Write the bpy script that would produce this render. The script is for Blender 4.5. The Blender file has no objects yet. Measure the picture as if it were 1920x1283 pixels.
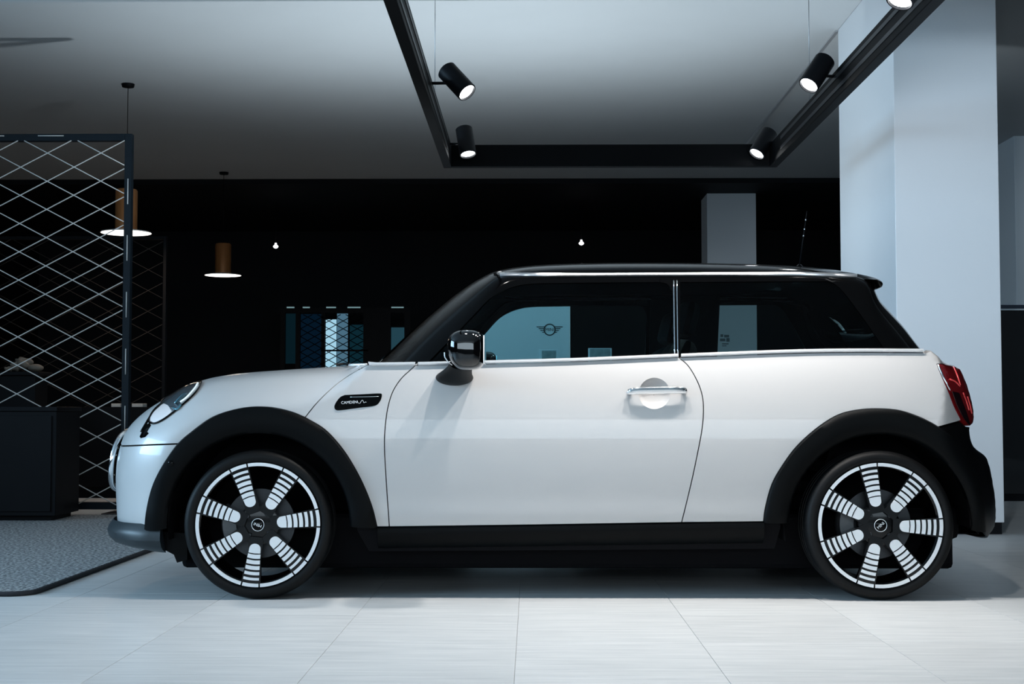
import bpy, bmesh, math, random
import numpy as np
from mathutils import Vector, Matrix
from mathutils.geometry import delaunay_2d_cdt

random.seed(7); np.random.seed(7)
SC = bpy.context.scene
COL = SC.collection
PI = math.pi

# ------------------------------------------------------------------ camera
F_PX = 2667.0; CX, CY = 960.0, 641.5
CAM = np.array([0.0, 0.0, 0.754])
YAW = math.asin(36 / math.hypot(36, 129.5, F_PX)); PITCH = math.atan(129.5 / F_PX)
FWD = np.array([-math.sin(YAW) * math.cos(PITCH), math.cos(YAW) * math.cos(PITCH), math.sin(PITCH)])
RGT = np.array([math.cos(YAW), math.sin(YAW), 0.0])
UPV = np.cross(RGT, FWD)
cam_d = bpy.data.cameras.new('camera'); cam = bpy.data.objects.new('camera', cam_d); COL.objects.link(cam)
cam_d.sensor_width = 36.0; cam_d.lens = 36.0 * F_PX / 1920.0; cam_d.clip_end = 200
cam.matrix_world = Matrix(((RGT[0], UPV[0], -FWD[0], CAM[0]), (RGT[1], UPV[1], -FWD[1], CAM[1]),
                           (RGT[2], UPV[2], -FWD[2], CAM[2]), (0, 0, 0, 1)))
SC.camera = cam

# ------------------------------------------------------------------ world, daylight, exposure
SC.view_settings.view_transform = 'Standard'; SC.view_settings.look = 'None'
SC.view_settings.exposure = 0.0; SC.view_settings.gamma = 1.0; SC.view_settings.use_curve_mapping = False
SC.cycles.use_denoising = True
SC.cycles.max_bounces = 6; SC.cycles.diffuse_bounces = 3; SC.cycles.transparent_max_bounces = 12
SC.cycles.caustics_reflective = False; SC.cycles.caustics_refractive = False
w = bpy.data.worlds.new('world'); SC.world = w; w.use_nodes = True
w.node_tree.nodes['Background'].inputs[0].default_value = (0.55, 0.75, 1.0, 1)
w.node_tree.nodes['Background'].inputs[1].default_value = 0.02


def area_light(name, loc, rot, sx, sy, power, color, spread=180):
    l = bpy.data.lights.new(name, 'AREA'); l.shape = 'RECTANGLE'; l.size = sx; l.size_y = sy
    l.energy = power; l.color = color; l.spread = math.radians(spread)
    o = bpy.data.objects.new(name, l); COL.objects.link(o); o.location = loc; o.rotation_euler = rot
    return o


# daylight through the shop window behind the camera
area_light('shop_window_daylight', (0.0, -6.7, 2.4), (math.radians(90), 0, 0), 13.0, 1.9, 340, (0.72, 0.88, 1.0))
area_light('side_window_daylight', (-7.3, 3.9, 2.25), (math.radians(90), 0, math.radians(-90)), 5.5, 2.0, 290, (0.46, 0.74, 1.0), 125)


# ------------------------------------------------------------------ helpers
def ray(px, py):
    return FWD + RGT * ((px - CX) / F_PX) + UPV * ((CY - py) / F_PX)


def at(px, py, Y):
    """the point of the plane at depth Y that the camera's model puts at photo pixel (px, py)"""
    d = ray(px, py); return CAM + d * (Y / d[1])


def proj(p):
    v = np.asarray(p) - CAM; z = v @ FWD
    return CX + F_PX * (v @ RGT) / z, CY - F_PX * (v @ UPV) / z


MATS = {}


def mat(name, color, rough=0.5, metal=0.0, coat=0.0, spec=0.5, emit=None, strength=0.0, noise=None, bump=None, sheen=0, alpha=1, coat_rough=.03):
    """procedural principled material; noise=(scale, second colour, (stretch)), bump=(scale, strength)"""
    if name in MATS: return MATS[name]
    m = bpy.data.materials.new(name); m.use_nodes = True
    nt = m.node_tree; b = nt.nodes['Principled BSDF']
    b.inputs['Base Color'].default_value = (*color, 1); b.inputs['Roughness'].default_value = rough
    b.inputs['Metallic'].default_value = metal; b.inputs['Coat Weight'].default_value = coat
    b.inputs['Coat Roughness'].default_value = coat_rough; b.inputs['Specular IOR Level'].default_value = spec
    if emit: b.inputs['Emission Color'].default_value = (*emit, 1); b.inputs['Emission Strength'].default_value = strength
    if sheen: b.inputs['Sheen Weight'].default_value = sheen
    tc = nt.nodes.new('ShaderNodeTexCoord')
    if noise:
        mp = nt.nodes.new('ShaderNodeMapping'); n = nt.nodes.new('ShaderNodeTexNoise'); mx = nt.nodes.new('ShaderNodeMix'); mx.data_type = 'RGBA'
        mp.inputs['Scale'].default_value = noise[2] if len(noise) > 2 else (1, 1, 1)
        n.inputs['Scale'].default_value = noise[0]; n.inputs['Detail'].default_value = 5
        nt.links.new(tc.outputs['Object'], mp.inputs[0]); nt.links.new(mp.outputs[0], n.inputs['Vector'])
        nt.links.new(n.outputs[0], mx.inputs[0]); mx.inputs[6].default_value = (*color, 1); mx.inputs[7].default_value = (*noise[1], 1)
        nt.links.new(mx.outputs[2], b.inputs['Base Color'])
    if bump:
        n2 = nt.nodes.new('ShaderNodeTexNoise'); bp = nt.nodes.new('ShaderNodeBump'); n2.inputs['Scale'].default_value = bump[0]
        n2.inputs['Detail'].default_value = 3
        nt.links.new(tc.outputs['Object'], n2.inputs['Vector']); nt.links.new(n2.outputs[0], bp.inputs['Height'])
        bp.inputs['Strength'].default_value = bump[1]; bp.inputs['Distance'].default_value = 0.01
        nt.links.new(bp.outputs[0], b.inputs['Normal'])
    MATS[name] = m; return m


def glass(name, tint, ior=1.45, rough=0.0):
    if name in MATS: return MATS[name]
    m = bpy.data.materials.new(name); m.use_nodes = True; nt = m.node_tree
    nt.nodes.remove(nt.nodes['Principled BSDF']); out = nt.nodes['Material Output']
    t = nt.nodes.new('ShaderNodeBsdfTransparent'); g = nt.nodes.new('ShaderNodeBsdfGlossy'); f = nt.nodes.new('ShaderNodeFresnel'); mx = nt.nodes.new('ShaderNodeMixShader')
    t.inputs[0].default_value = (*tint, 1); g.inputs['Roughness'].default_value = rough; f.inputs[0].default_value = ior
    nt.links.new(f.outputs[0], mx.inputs[0]); nt.links.new(t.outputs[0], mx.inputs[1]); nt.links.new(g.outputs[0], mx.inputs[2])
    nt.links.new(mx.outputs[0], out.inputs[0]); MATS[name] = m; return m


def obj(name, verts, faces, material, parent=None, smooth=False, origin=None, normals=None):
    me = bpy.data.meshes.new(name)
    o0 = np.array(origin if origin is not None else (0, 0, 0), float)
    me.from_pydata([tuple(np.asarray(v, float) - o0) for v in verts], [], [tuple(int(i) for i in f) for f in faces]); me.update()
    me.materials.append(material)
    if smooth: me.polygons.foreach_set('use_smooth', [True] * len(me.polygons))
    if normals is not None: me.normals_split_custom_set(normals)
    o = bpy.data.objects.new(name, me); COL.objects.link(o)
    if parent is not None:
        o.parent = parent; o.location = Vector(o0) - Vector(parent.get('_o', (0, 0, 0)))
    else:
        o.location = o0
    o['_o'] = tuple(float(c) for c in o0)
    return o


def thing(name, label, cat, loc, group=None, parent=None):
    o = bpy.data.objects.new(name, None); COL.objects.link(o); o.empty_display_size = 0.1
    o['_o'] = tuple(float(c) for c in loc)
    if parent is not None:
        o.parent = parent; o.location = Vector(loc) - Vector(parent['_o'])
    else:
        o.location = loc; o['label'] = label; o['category'] = cat
        if group: o['group'] = group
    return o


def tag(o, label, cat, group=None):
    o['label'] = label; o['category'] = cat
    if group: o['group'] = group
    return o


def struct(o, label=None, cat=None):
    o['kind'] = 'structure'
    if label: o['label'] = label
    if cat: o['category'] = cat
    return o


class MB:
    """collects pieces of ONE part's mesh"""
    def __init__(s): s.v = []; s.f = []
    def add(s, v, f):
        n = len(s.v); s.v += [tuple(p) for p in v]; s.f += [tuple(i + n for i in q) for q in f]; return s
    def box(s, x0, x1, y0, y1, z0, z1, bev=0.0):
        bm = bmesh.new(); bmesh.ops.create_cube(bm, size=1)
        for v in bm.verts: v.co = Vector(((x0 + x1) / 2 + v.co.x * (x1 - x0), (y0 + y1) / 2 + v.co.y * (y1 - y0), (z0 + z1) / 2 + v.co.z * (z1 - z0)))
        if bev: bmesh.ops.bevel(bm, geom=bm.edges[:], offset=bev, segments=2, affect='EDGES', profile=0.5)
        bm.verts.index_update(); s.add([v.co[:] for v in bm.verts], [[v.index for v in f.verts] for f in bm.faces]); bm.free(); return s
    def tube(s, pts, r, n=8, cap=True, closed=False):
        pts = [np.asarray(p, float) for p in pts]; k = len(pts); rr = r if hasattr(r, '__len__') else [r] * k
        vs = []; fs = []; prev = None
        for i, p in enumerate(pts):
            a = pts[(i - 1) % k] if (i > 0 or closed) else p; b = pts[(i + 1) % k] if (i < k - 1 or closed) else p
            t = (b - a) / np.linalg.norm(b - a)
            if prev is None:
                u = np.cross(t, (0, 0, 1)) if abs(t[2]) < .9 else np.cross(t, (1, 0, 0))
            else: u = prev - t * (prev @ t)
            u = u / np.linalg.norm(u); prev = u; q = np.cross(t, u)
            for j in range(n):
                an = 2 * PI * j / n; vs.append(p + (u * math.cos(an) + q * math.sin(an)) * rr[i])
        for i in range(k if closed else k - 1):
            for j in range(n):
                a0 = i * n + j; a1 = i * n + (j + 1) % n; i2 = (i + 1) % k; fs.append((a0, a1, i2 * n + (j + 1) % n, i2 * n + j))
        if cap and not closed: fs.append(tuple(range(n - 1, -1, -1))); fs.append(tuple(range((k - 1) * n, k * n)))
        return s.add(vs, fs)
    def lathe(s, prof, c, axis=(0, 0, 1), n=32, closed=False, a0=0, a1=2 * PI):
        """prof: (radius, along axis)"""
        ax = np.asarray(axis, float); ax = ax / np.linalg.norm(ax)
        u = np.cross(ax, (0, 0, 1)) if abs(ax[2]) < .9 else np.cross(ax, (1, 0, 0)); u /= np.linalg.norm(u); q = np.cross(ax, u)
        full = abs(a1 - a0 - 2 * PI) < 1e-6; m = n if full else n + 1; k = len(prof); vs = []; fs = []
        for i in range(m):
            an = a0 + (a1 - a0) * i / n; d = u * math.cos(an) + q * math.sin(an)
            for (r, h) in prof: vs.append(np.asarray(c) + d * r + ax * h)
        for i in range(n):
            i2 = (i + 1) % m
            for j in range(k if closed else k - 1):
                j2 = (j + 1) % k; fs.append((i * k + j, i2 * k + j, i2 * k + j2, i * k + j2))
        return s.add(vs, fs)
    def prism(s, poly, fn0, fn1):
        """polygon (2D) extruded between two maps to 3D"""
        k = len(poly); vs = [fn0(p) for p in poly] + [fn1(p) for p in poly]
        fs = [tuple(range(k)), tuple(range(2 * k - 1, k - 1, -1))] + [(i, (i + 1) % k, k + (i + 1) % k, k + i)[::-1] for i in range(k)]
        return s.add(vs, fs)
    def grid(s, rows):
        n = len(rows[0]); vs = [p for r in rows for p in r]
        return s.add(vs, [(i * n + j, i * n + j + 1, (i + 1) * n + j + 1, (i + 1) * n + j) for i in range(len(rows) - 1) for j in range(n - 1)])
    def build(s, name, material, parent=None, smooth=False, origin=None, sharp=None):
        o = obj(name, s.v, s.f, material, parent, smooth, origin)
        if smooth and sharp:
            bm = bmesh.new(); bm.from_mesh(o.data); bmesh.ops.recalc_face_normals(bm, faces=bm.faces[:])
            for e in bm.edges:
                if len(e.link_faces) == 2 and e.calc_face_angle(0) > math.radians(sharp): e.smooth = False
            bm.to_mesh(o.data); bm.free()
        else:
            bm = bmesh.new(); bm.from_mesh(o.data); bmesh.ops.recalc_face_normals(bm, faces=bm.faces[:]); bm.to_mesh(o.data); bm.free()
        return o


def copy_tree(o, parent=None):
    c = o.copy(); COL.objects.link(c)
    if parent is not None: c.parent = parent
    for ch in list(o.children): copy_tree(ch, c)
    return c


def catmull(pts, step=None, n=8):
    P = np.asarray(pts, float)
    if len(P) < 3:
        return np.array([P[0] + (P[1] - P[0]) * t for t in np.linspace(0, 1, n + 1)])
    Q = np.vstack([2 * P[0] - P[1], P, 2 * P[-1] - P[-2]]); out = []
    for i in range(1, len(Q) - 2):
        for t in np.linspace(0, 1, n, endpoint=False):
            out.append(.5 * ((2 * Q[i]) + (-Q[i - 1] + Q[i + 1]) * t + (2 * Q[i - 1] - 5 * Q[i] + 4 * Q[i + 1] - Q[i + 2]) * t * t + (-Q[i - 1] + 3 * Q[i] - 3 * Q[i + 1] + Q[i + 2]) * t ** 3))
    out.append(P[-1]); return np.array(out)


def text_mesh(body, size, extrude=0.0):
    """text as (verts, faces) in the XY plane, centred"""
    cu = bpy.data.curves.new('t', 'FONT'); cu.body = body; cu.size = size; cu.extrude = extrude; cu.align_x = 'CENTER'; cu.align_y = 'CENTER'; cu.resolution_u = 3
    o = bpy.data.objects.new('t', cu); COL.objects.link(o); dg = bpy.context.evaluated_depsgraph_get()
    me = bpy.data.meshes.new_from_object(o.evaluated_get(dg)); v = [tuple(x.co) for x in me.vertices]; f = [tuple(p.vertices) for p in me.polygons]
    bpy.data.objects.remove(o); bpy.data.curves.remove(cu); bpy.data.meshes.remove(me); return v, f

# ------------------------------------------------------------------ the room
CEIL = 3.55
XL, XR, YF, YB = -7.5, 7.5, -7.0, 21.5


def tile_material():
    m = bpy.data.materials.new('porcelain_tile'); m.use_nodes = True; nt = m.node_tree; b = nt.nodes['Principled BSDF']
    b.inputs['Roughness'].default_value = 0.42; b.inputs['Specular IOR Level'].default_value = 0.35
    tc = nt.nodes.new('ShaderNodeTexCoord'); oi = nt.nodes.new('ShaderNodeObjectInfo'); mp = nt.nodes.new('ShaderNodeMapping')
    cb = nt.nodes.new('ShaderNodeCombineXYZ'); ml = nt.nodes.new('ShaderNodeMath'); ml.operation = 'MULTIPLY'; ml.inputs[1].default_value = 37.0
    nt.links.new(oi.outputs['Random'], ml.inputs[0]); nt.links.new(ml.outputs[0], cb.inputs[0]); nt.links.new(ml.outputs[0], cb.inputs[1])
    nt.links.new(cb.outputs[0], mp.inputs['Location']); mp.inputs['Scale'].default_value = (1.3, 16, 1)
    nt.links.new(tc.outputs['Object'], mp.inputs[0])
    n = nt.nodes.new('ShaderNodeTexNoise'); n.inputs['Scale'].default_value = 2.2; n.inputs['Detail'].default_value = 6; n.inputs['Roughness'].default_value = 0.62
    nt.links.new(mp.outputs[0], n.inputs['Vector'])
    r = nt.nodes.new('ShaderNodeValToRGB'); r.color_ramp.elements[0].position = 0.3; r.color_ramp.elements[1].position = 0.68
    r.color_ramp.elements[0].color = (0.50, 0.51, 0.51, 1); r.color_ramp.elements[1].color = (0.66, 0.66, 0.65, 1)
    nt.links.new(n.outputs[0], r.inputs[0])
    hs = nt.nodes.new('ShaderNodeHueSaturation'); mr = nt.nodes.new('ShaderNodeMapRange')
    mr.inputs['To Min'].default_value = 0.95; mr.inputs['To Max'].default_value = 1.05
    nt.links.new(oi.outputs['Random'], mr.inputs[0]); nt.links.new(mr.outputs[0], hs.inputs['Value']); nt.links.new(r.outputs[0], hs.inputs['Color'])
    nt.links.new(hs.outputs[0], b.inputs['Base Color'])
    bp = nt.nodes.new('ShaderNodeBump'); bp.inputs['Strength'].default_value = 0.08; bp.inputs['Distance'].default_value = 0.004
    nt.links.new(n.outputs[0], bp.inputs['Height']); nt.links.new(bp.outputs[0], b.inputs['Normal'])
    return m


M_TILE = tile_material()
M_BLACKWALL = mat('black_wall_paint', (0.006, 0.007, 0.009), 0.7, noise=(1.5, (0.010, 0.011, 0.013)), spec=0.2)
M_CEIL = mat('ceiling_paint', (0.62, 0.64, 0.65), 0.8, noise=(2.0, (0.58, 0.60, 0.61)), bump=(90, 0.04), spec=0.2)
M_COLUMN = mat('column_paint', (0.86, 0.88, 0.90), 0.65, noise=(1.2, (0.82, 0.85, 0.88)), bump=(60, 0.05), spec=0.3)
M_BLACK = mat('black_satin', (0.004, 0.0045, 0.006), 0.5, noise=(6, (0.006, 0.0065, 0.008)), spec=0.12)

TX0, TX1, TY0, TY1 = -4.848, 4.752, 3.5, 13.1
fl = MB().box(XL, XR, YF, YB, -0.12, -0.004)
fl.box(XL, TX0, YF, YB, -0.004, 0).box(TX1, XR, YF, YB, -0.004, 0).box(TX0, TX1, YF, TY0, -0.004, 0).box(TX0, TX1, TY1, YB, -0.004, 0)
floor = struct(fl.build('floor', M_TILE), 'pale streaked porcelain tile floor of the showroom', 'floor')
tile0 = MB().box(-0.2993, 0.2993, -0.2993, 0.2993, -0.004, 0.0, 0.0006)
tmesh = None
for i in range(16):
    for j in range(16):
        cx, cy = TX0 + 0.3 + 0.6 * i, TY0 + 0.3 + 0.6 * j
        if cx < -2.4 and 6.1 < cy < 10.0: continue
        if tmesh is None:
            t = tile0.build('floor_tile', M_TILE, floor, origin=(0, 0, 0)); tmesh = t.data
        else:
            t = bpy.data.objects.new('floor_tile', tmesh); COL.objects.link(t); t.parent = floor
        t.location = (cx, cy, 0)

ceiling = struct(MB().box(XL, XR, YF, YB, CEIL, CEIL + 0.15).build('ceiling', M_CEIL), 'pale flat ceiling of the showroom', 'ceiling')
struct(MB().box(XL, XR, YB, YB + 0.15, 0, CEIL).build('wall_back', M_BLACKWALL), 'black wall at the far end of the showroom', 'wall')
struct(MB().box(XL - 0.15, XL, YF, YB, 0, CEIL).build('wall_left', M_BLACKWALL), 'black wall on the left of the showroom', 'wall')
struct(MB().box(XR, XR + 0.15, YF, YB, 0, CEIL).build('wall_right', M_BLACKWALL), 'black wall on the right of the showroom', 'wall')
struct(MB().box(XL, XR, YF - 0.15, YF, 0, CEIL).build('wall_front', mat('front_wall_paint', (0.10, 0.11, 0.12), 0.8, noise=(2, (0.12, 0.13, 0.14)))), 'grey wall on the camera side of the showroom', 'wall')
struct(MB().box(XL + .01, XR - .01, 17.0, YB - .01, CEIL - .06, CEIL - .001).build('ceiling_shade', M_BLACKWALL), 'black sheet painting in the shade of the ceiling at the far end', 'shade panel')  # black sheet paints in the dark where the far ceiling loses its light
struct(MB().box(XL + .01, XR - .01, 7.55, 7.75, 3.02, CEIL - .001).build('added_beam', M_CEIL), 'added unseen ceiling beam that keeps window light off the far ceiling', 'beam')  # beam added out of view to keep window light off the far ceiling
# thin light strip let into the ceiling behind the big column
struct(MB().box(2.235, 2.262, 10.36, 15.5, CEIL - 0.012, CEIL - 0.001, 0.002).build('trim_1', mat('strip_metal', (0.75, 0.76, 0.78), 0.4, 0.6, noise=(8, (0.7, 0.7, 0.72)))), 'thin pale metal strip along the ceiling', 'trim')


def column(name, x0, x1, y0, y1, label):
    t = thing(name, label, 'column', ((x0 + x1) / 2, (y0 + y1) / 2, 0))
    MB().box(x0, x1, y0, y1, 0.0725, (CEIL if y0 < 17 else CEIL - .06) - 0.002, 0.004).build('shaft', M_COLUMN, t, origin=t.location)
    MB().box(x0 + .012, x1 - .012, y0 + .012, y1 - .012, 0, 0.0725).build('plinth', M_BLACK, t, origin=t.location)
    return t


column('wide_column', 2.252, 2.893, 8.78, 10.34, 'broad pale blue white column behind the tail of the car')
cq = column('square_column', 2.21, 2.824, 17.8, 18.4, 'distant grey blue square column rising above the car roof')
for (a, b, c_, d) in ((1351, 1356, 627, 632), (1358, 1367, 628, 633), (1350, 1360, 635, 640), (1362, 1368, 634, 641), (1354, 1366, 644, 646), (1354, 1362, 648, 649.5)):
    p, q = at(a, d, 17.795), at(b, c_, 17.795); MB().box(p[0], q[0], 17.793, 17.801, p[2], q[2]).build('notice_mark', mat('grey_print', (.18, .20, .21), .7, noise=(9, (.2, .22, .23))), cq, origin=cq.location)
column('corner_column', 4.905, 5.6, 14.4, 15.0, 'slim blue grey column at the right edge of the photo')

# black block standing in for a parked vehicle at the right edge
c = thing('vehicle_block', 'black block with a thin pale strip standing in for a parked vehicle right of the broad column', 'cabinet', (4.6, 12.4, 0))
MB().box(3.7, 5.9, 12.0, 12.8, 0.06, 1.60, 0.006).build('body', mat('black_gloss_panel', (0.006, 0.007, 0.009), 0.15, coat=1, noise=(3, (0.008, 0.009, 0.01))), c, origin=c.location)
MB().box(3.69, 5.91, 11.985, 12.81, 1.60, 1.615, 0.002).build('edge_strip', mat('pale_edge', (0.55, 0.58, 0.6), 0.4, noise=(9, (0.5, 0.53, 0.55))), c, origin=c.location)
MB().box(3.68, 5.92, 11.975, 12.82, 1.615, 1.645, 0.003).build('top', mat('navy_top', (0.01, 0.02, 0.04), 0.35, noise=(5, (0.012, 0.022, 0.04))), c, origin=c.location)
MB().box(3.75, 5.85, 12.03, 12.77, 0.0, 0.06).build('plinth', M_BLACK, c, origin=c.location)

# rug with bound edge
RX1, RY0, RY1, RX0, RR = -2.04, 5.80, 10.17, -6.6, 0.10
def rug_poly(g):
    p = [(RX0 + g, RY0 + g)]
    for k in range(9):
        a = -PI / 2 + PI / 2 * k / 8; p.append((RX1 - RR + (RR - g) * math.cos(a), RY0 + RR + (RR - g) * math.sin(a)))
    return p + [(RX1 - g, RY1 - g), (RX0 + g, RY1 - g)]
rug = thing('rug', 'grey flecked woven rug with dark bound edge under the wire screen', 'rug', (-4.3, 8.0, 0))
m_rug = mat('rug_wool', (0.035, 0.035, 0.038), 0.95, noise=(62, (0.40, 0.39, 0.38), (1, 0.8, 1)), bump=(70, 1.0), spec=0.1, sheen=0.2)
nr = m_rug.node_tree
for nd in nr.nodes:
    if nd.type == 'MIX':
        rp = nr.nodes.new('ShaderNodeMapRange'); rp.inputs['From Min'].default_value = 0.42; rp.inputs['From Max'].default_value = 0.60
        src = nd.inputs[0].links[0].from_socket; nr.links.new(src, rp.inputs[0]); nr.links.new(rp.outputs[0], nd.inputs[0]); break
MB().prism(rug_poly(0.02), lambda p: (p[0], p[1], 0.016), lambda p: (p[0], p[1], 0.002)).build('pile', m_rug, rug, origin=rug.location)
edge = [(RX0, RY0)] + rug_poly(0)[1:11]
MB().tube([(p[0], p[1], 0.0105) for p in edge], 0.0105, 8).build('bound_edge', mat('rug_binding', (0.012, 0.014, 0.018), 0.9, noise=(80, (0.03, 0.03, 0.035))), rug, True, origin=rug.location)

# ------------------------------------------------------------------ the car: body surfaces
YC = 6.55                      # centre plane of the car
CAR0 = (0.02, YC, 0.0)


class Surf:
    """half-width surface h(x, z) of a closed body whose side outline is the polyline sil; the body rounds towards its centre plane near that outline"""
    def __init__(s, ctrl, H, n, m):
        C = np.array(ctrl, float); D = catmull(C, n=10); s.n, s.m, s.H = n, m, H
        L = np.concatenate([[0], np.cumsum(np.hypot(*np.diff(D[:, :2], axis=0).T))]); t = np.linspace(0, L[-1], int(L[-1] / 8)); D = np.stack([np.interp(t, L, D[:, i]) for i in range(3)], 1)
        W0 = np.array([at(p[0], p[1], YC - 0.4)[[0, 2]] for p in D]); T = np.gradient(W0, axis=0); T /= np.linalg.norm(T, axis=1)[:, None]
        N = np.stack([-T[:, 1], T[:, 0]], 1); out = []
        for (p, nn) in zip(D, N):
            q0 = at(p[0], p[1], YC - .4); Hl = float(H(q0[0], q0[2])); best = None
            for t in np.linspace(0, 0.99, 60):
                h = t * Hl; q = at(p[0], p[1], YC - h)[[0, 2]]; d = p[2] * (1 - (1 - t ** m) ** (1 / n)); c = q + d * nn
                if best is None or c @ nn < best[0]: best = (c @ nn, c)
            out.append(best[1])
        O = np.array(out); A = D[:, 2]; P = D[:, :2]
        s.O, s.A, s.P = O, np.maximum(A, .01), P
        seg = np.gradient(O, axis=0); seg /= np.linalg.norm(seg, axis=1)[:, None]; s.N = np.stack([-seg[:, 1], seg[:, 0]], 1)
        s.poly = np.vstack([O, [O[-1][0], -3], [O[0][0], -3]])

    def da(s, X):
        X = np.atleast_2d(X); d2 = np.full(len(X), 1e9); a = np.zeros(len(X))
        for c0 in range(0, len(X), 2000):
            x = X[c0:c0 + 2000, None, :]; p, q = s.O[None, :-1], s.O[None, 1:]; v = q - p
            t = np.clip(((x - p) * v).sum(2) / np.maximum((v * v).sum(2), 1e-12), 0, 1); e = x - (p + t[..., None] * v); dd = (e * e).sum(2)
            i = dd.argmin(1); r = np.arange(len(i)); d2[c0:c0 + 2000] = dd[r, i]; tt = t[r, i]; a[c0:c0 + 2000] = s.A[i] * (1 - tt) + s.A[i + 1] * tt
        d = np.sqrt(d2); w = np.clip((d - .02) / .05, 0, 1); w = w * w * (3 - 2 * w); k = np.where(w > 0)[0]
        if len(k):                             # away from the outline: a smooth distance (exact for straight lines) that has no ridges behind tight bends
            ds = np.linalg.norm(np.gradient(s.O, axis=0), axis=1)
            for c0 in range(0, len(k), 2000):
                q = k[c0:c0 + 2000]; r2 = ((X[q][:, None, :] - s.O[None]) ** 2).sum(2); W = ds / r2 ** 3; sm = W.sum(1)
                dsm = (3 * PI / 8 / sm) ** .2; asm = (W * s.A).sum(1) / sm; d[q] = d[q] * (1 - w[q]) + dsm * w[q]; a[q] = a[q] * (1 - w[q]) + asm * w[q]
        return d * np.where(inside(s.poly, X), 1, -1), a

    def T(s, X):
        d, a = s.da(X); u = 1 - d / a; return 1 - np.where(u > 0, u, 0) ** s.n

    def h(s, X):
        X = np.atleast_2d(X); return s.H(X[:, 0], X[:, 1]) * np.clip(s.T(X), 0, 1) ** (1 / s.m)

    def normal(s, X, h):
        X = np.atleast_2d(X); e = 1.5e-3
        def F(dx, dz):
            Z = X + (dx, dz); return (np.maximum(h, 0) / s.H(Z[:, 0], Z[:, 1])) ** s.m - s.T(Z)
        H0 = s.H(X[:, 0], X[:, 1]); gy = s.m * (np.maximum(h, 1e-5) / H0) ** (s.m - 1) / H0
        g = np.stack([(F(e, 0) - F(-e, 0)) / (2 * e), gy, (F(0, e) - F(0, -e)) / (2 * e)], 1)
        return g / np.maximum(np.linalg.norm(g, axis=1), 1e-9)[:, None]

    def pts(s, X, off=0.0, side=-1):
        """3D points and normals on the near (-1) or far (+1) flank"""
        X = np.atleast_2d(np.asarray(X, float)); h = s.h(X); N = s.normal(X, h)
        P = np.stack([X[:, 0], h, X[:, 1]], 1) + N * (np.asarray(off).reshape(-1, 1) if np.ndim(off) else off)
        return np.stack([P[:, 0], YC + side * P[:, 1], P[:, 2]], 1), np.stack([N[:, 0], side * N[:, 1], N[:, 2]], 1)

    def xz(s, P):
        """photo pixels -> (x, z) on the near flank"""
        P = np.atleast_2d(np.asarray(P, float)); Ys = np.concatenate([np.linspace(YC - .87, YC - .70, 8), np.linspace(YC - .66, YC - .02, 18)])
        D = FWD + RGT * ((P[:, :1] - CX) / F_PX) + UPV * ((CY - P[:, 1:2]) / F_PX)
        def X_at(Y): q = CAM + D * (Y / D[:, 1])[:, None]; return q[:, [0, 2]]
        G = np.stack([y - (YC - s.h(X_at(np.full(len(P), y)))) for y in Ys], 1); cr = (G[:, :-1] < 0) & (G[:, 1:] >= 0)
        has = cr.any(1); k = cr.argmax(1); r = np.arange(len(P)); lo, hi = Ys[k], Ys[k + 1]; gl, gh = G[r, k], G[r, k + 1]
        for _ in range(5):
            m = lo + (hi - lo) * np.clip(gl / (gl - gh + 1e-15), .1, .9); gm = m - (YC - s.h(X_at(m))); neg = gm < 0
            lo = np.where(neg, m, lo); gl = np.where(neg, gm, gl); hi = np.where(neg, hi, m); gh = np.where(neg, gh, gm)
        out = X_at((lo + hi) / 2)
        for i in np.where(~has)[0]: out[i] = s.O[((s.P - P[i]) ** 2).sum(1).argmin()]
        return out

    def sil(s, a, b, frac=0.0):
        """stretch of the outline between two pixels, or a line inside it where the half-width is frac of the full one"""
        i, j = ((s.P - a) ** 2).sum(1).argmin(), ((s.P - b) ** 2).sum(1).argmin(); idx = range(i, j + 1) if i <= j else range(i, j - 1, -1)
        idx = [k for k in idx if s.P[k][0] > -1000]
        d = s.A[idx] * (1 - (1 - frac ** s.m) ** (1 / s.n)); return s.O[idx] - s.N[idx] * d[:, None]


def inside(poly, X):
    X = np.atleast_2d(X); r = np.zeros(len(X), bool); P = np.asarray(poly, float); Q = np.roll(P, -1, 0); dy = Q[:, 1] - P[:, 1]; dy = np.where(dy == 0, 1e-12, dy); sl = (Q[:, 0] - P[:, 0]) / dy
    for c0 in range(0, len(X), 2000):
        x, y = X[c0:c0 + 2000, :1], X[c0:c0 + 2000, 1:]
        c = ((P[:, 1] > y) != (Q[:, 1] > y)) & (x < sl * (y - P[:, 1]) + P[:, 0]); r[c0:c0 + 2000] = c.sum(1) % 2 == 1
    return r


def poly_dist(poly, X):
    P = np.asarray(poly); Q = np.roll(P, -1, 0); best = np.full(len(X), 1e9)
    for p, q in zip(P, Q):
        v = q - p; t = np.clip(((X - p) @ v) / max(v @ v, 1e-12), 0, 1); e = X - (p + t[:, None] * v); best = np.minimum(best, (e * e).sum(1))
    return np.sqrt(best)


def outline(surf, spec):
    out = []
    for it in spec:
        if it[0] == 'c': P = surf.xz(catmull(it[1], n=5))
        elif it[0] == 'l': P = surf.xz(it[1])
        elif it[0] == 's': P = surf.sil(it[1], it[2], it[3] if len(it) > 3 else 0.0)
        else: P = np.array(it[1])
        for p in P:
            if not out or np.hypot(*(p - out[-1])) > 2e-4: out.append(p)
    if np.hypot(*(out[0] - out[-1])) < 2e-4: out.pop()
    return np.array(out)


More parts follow.
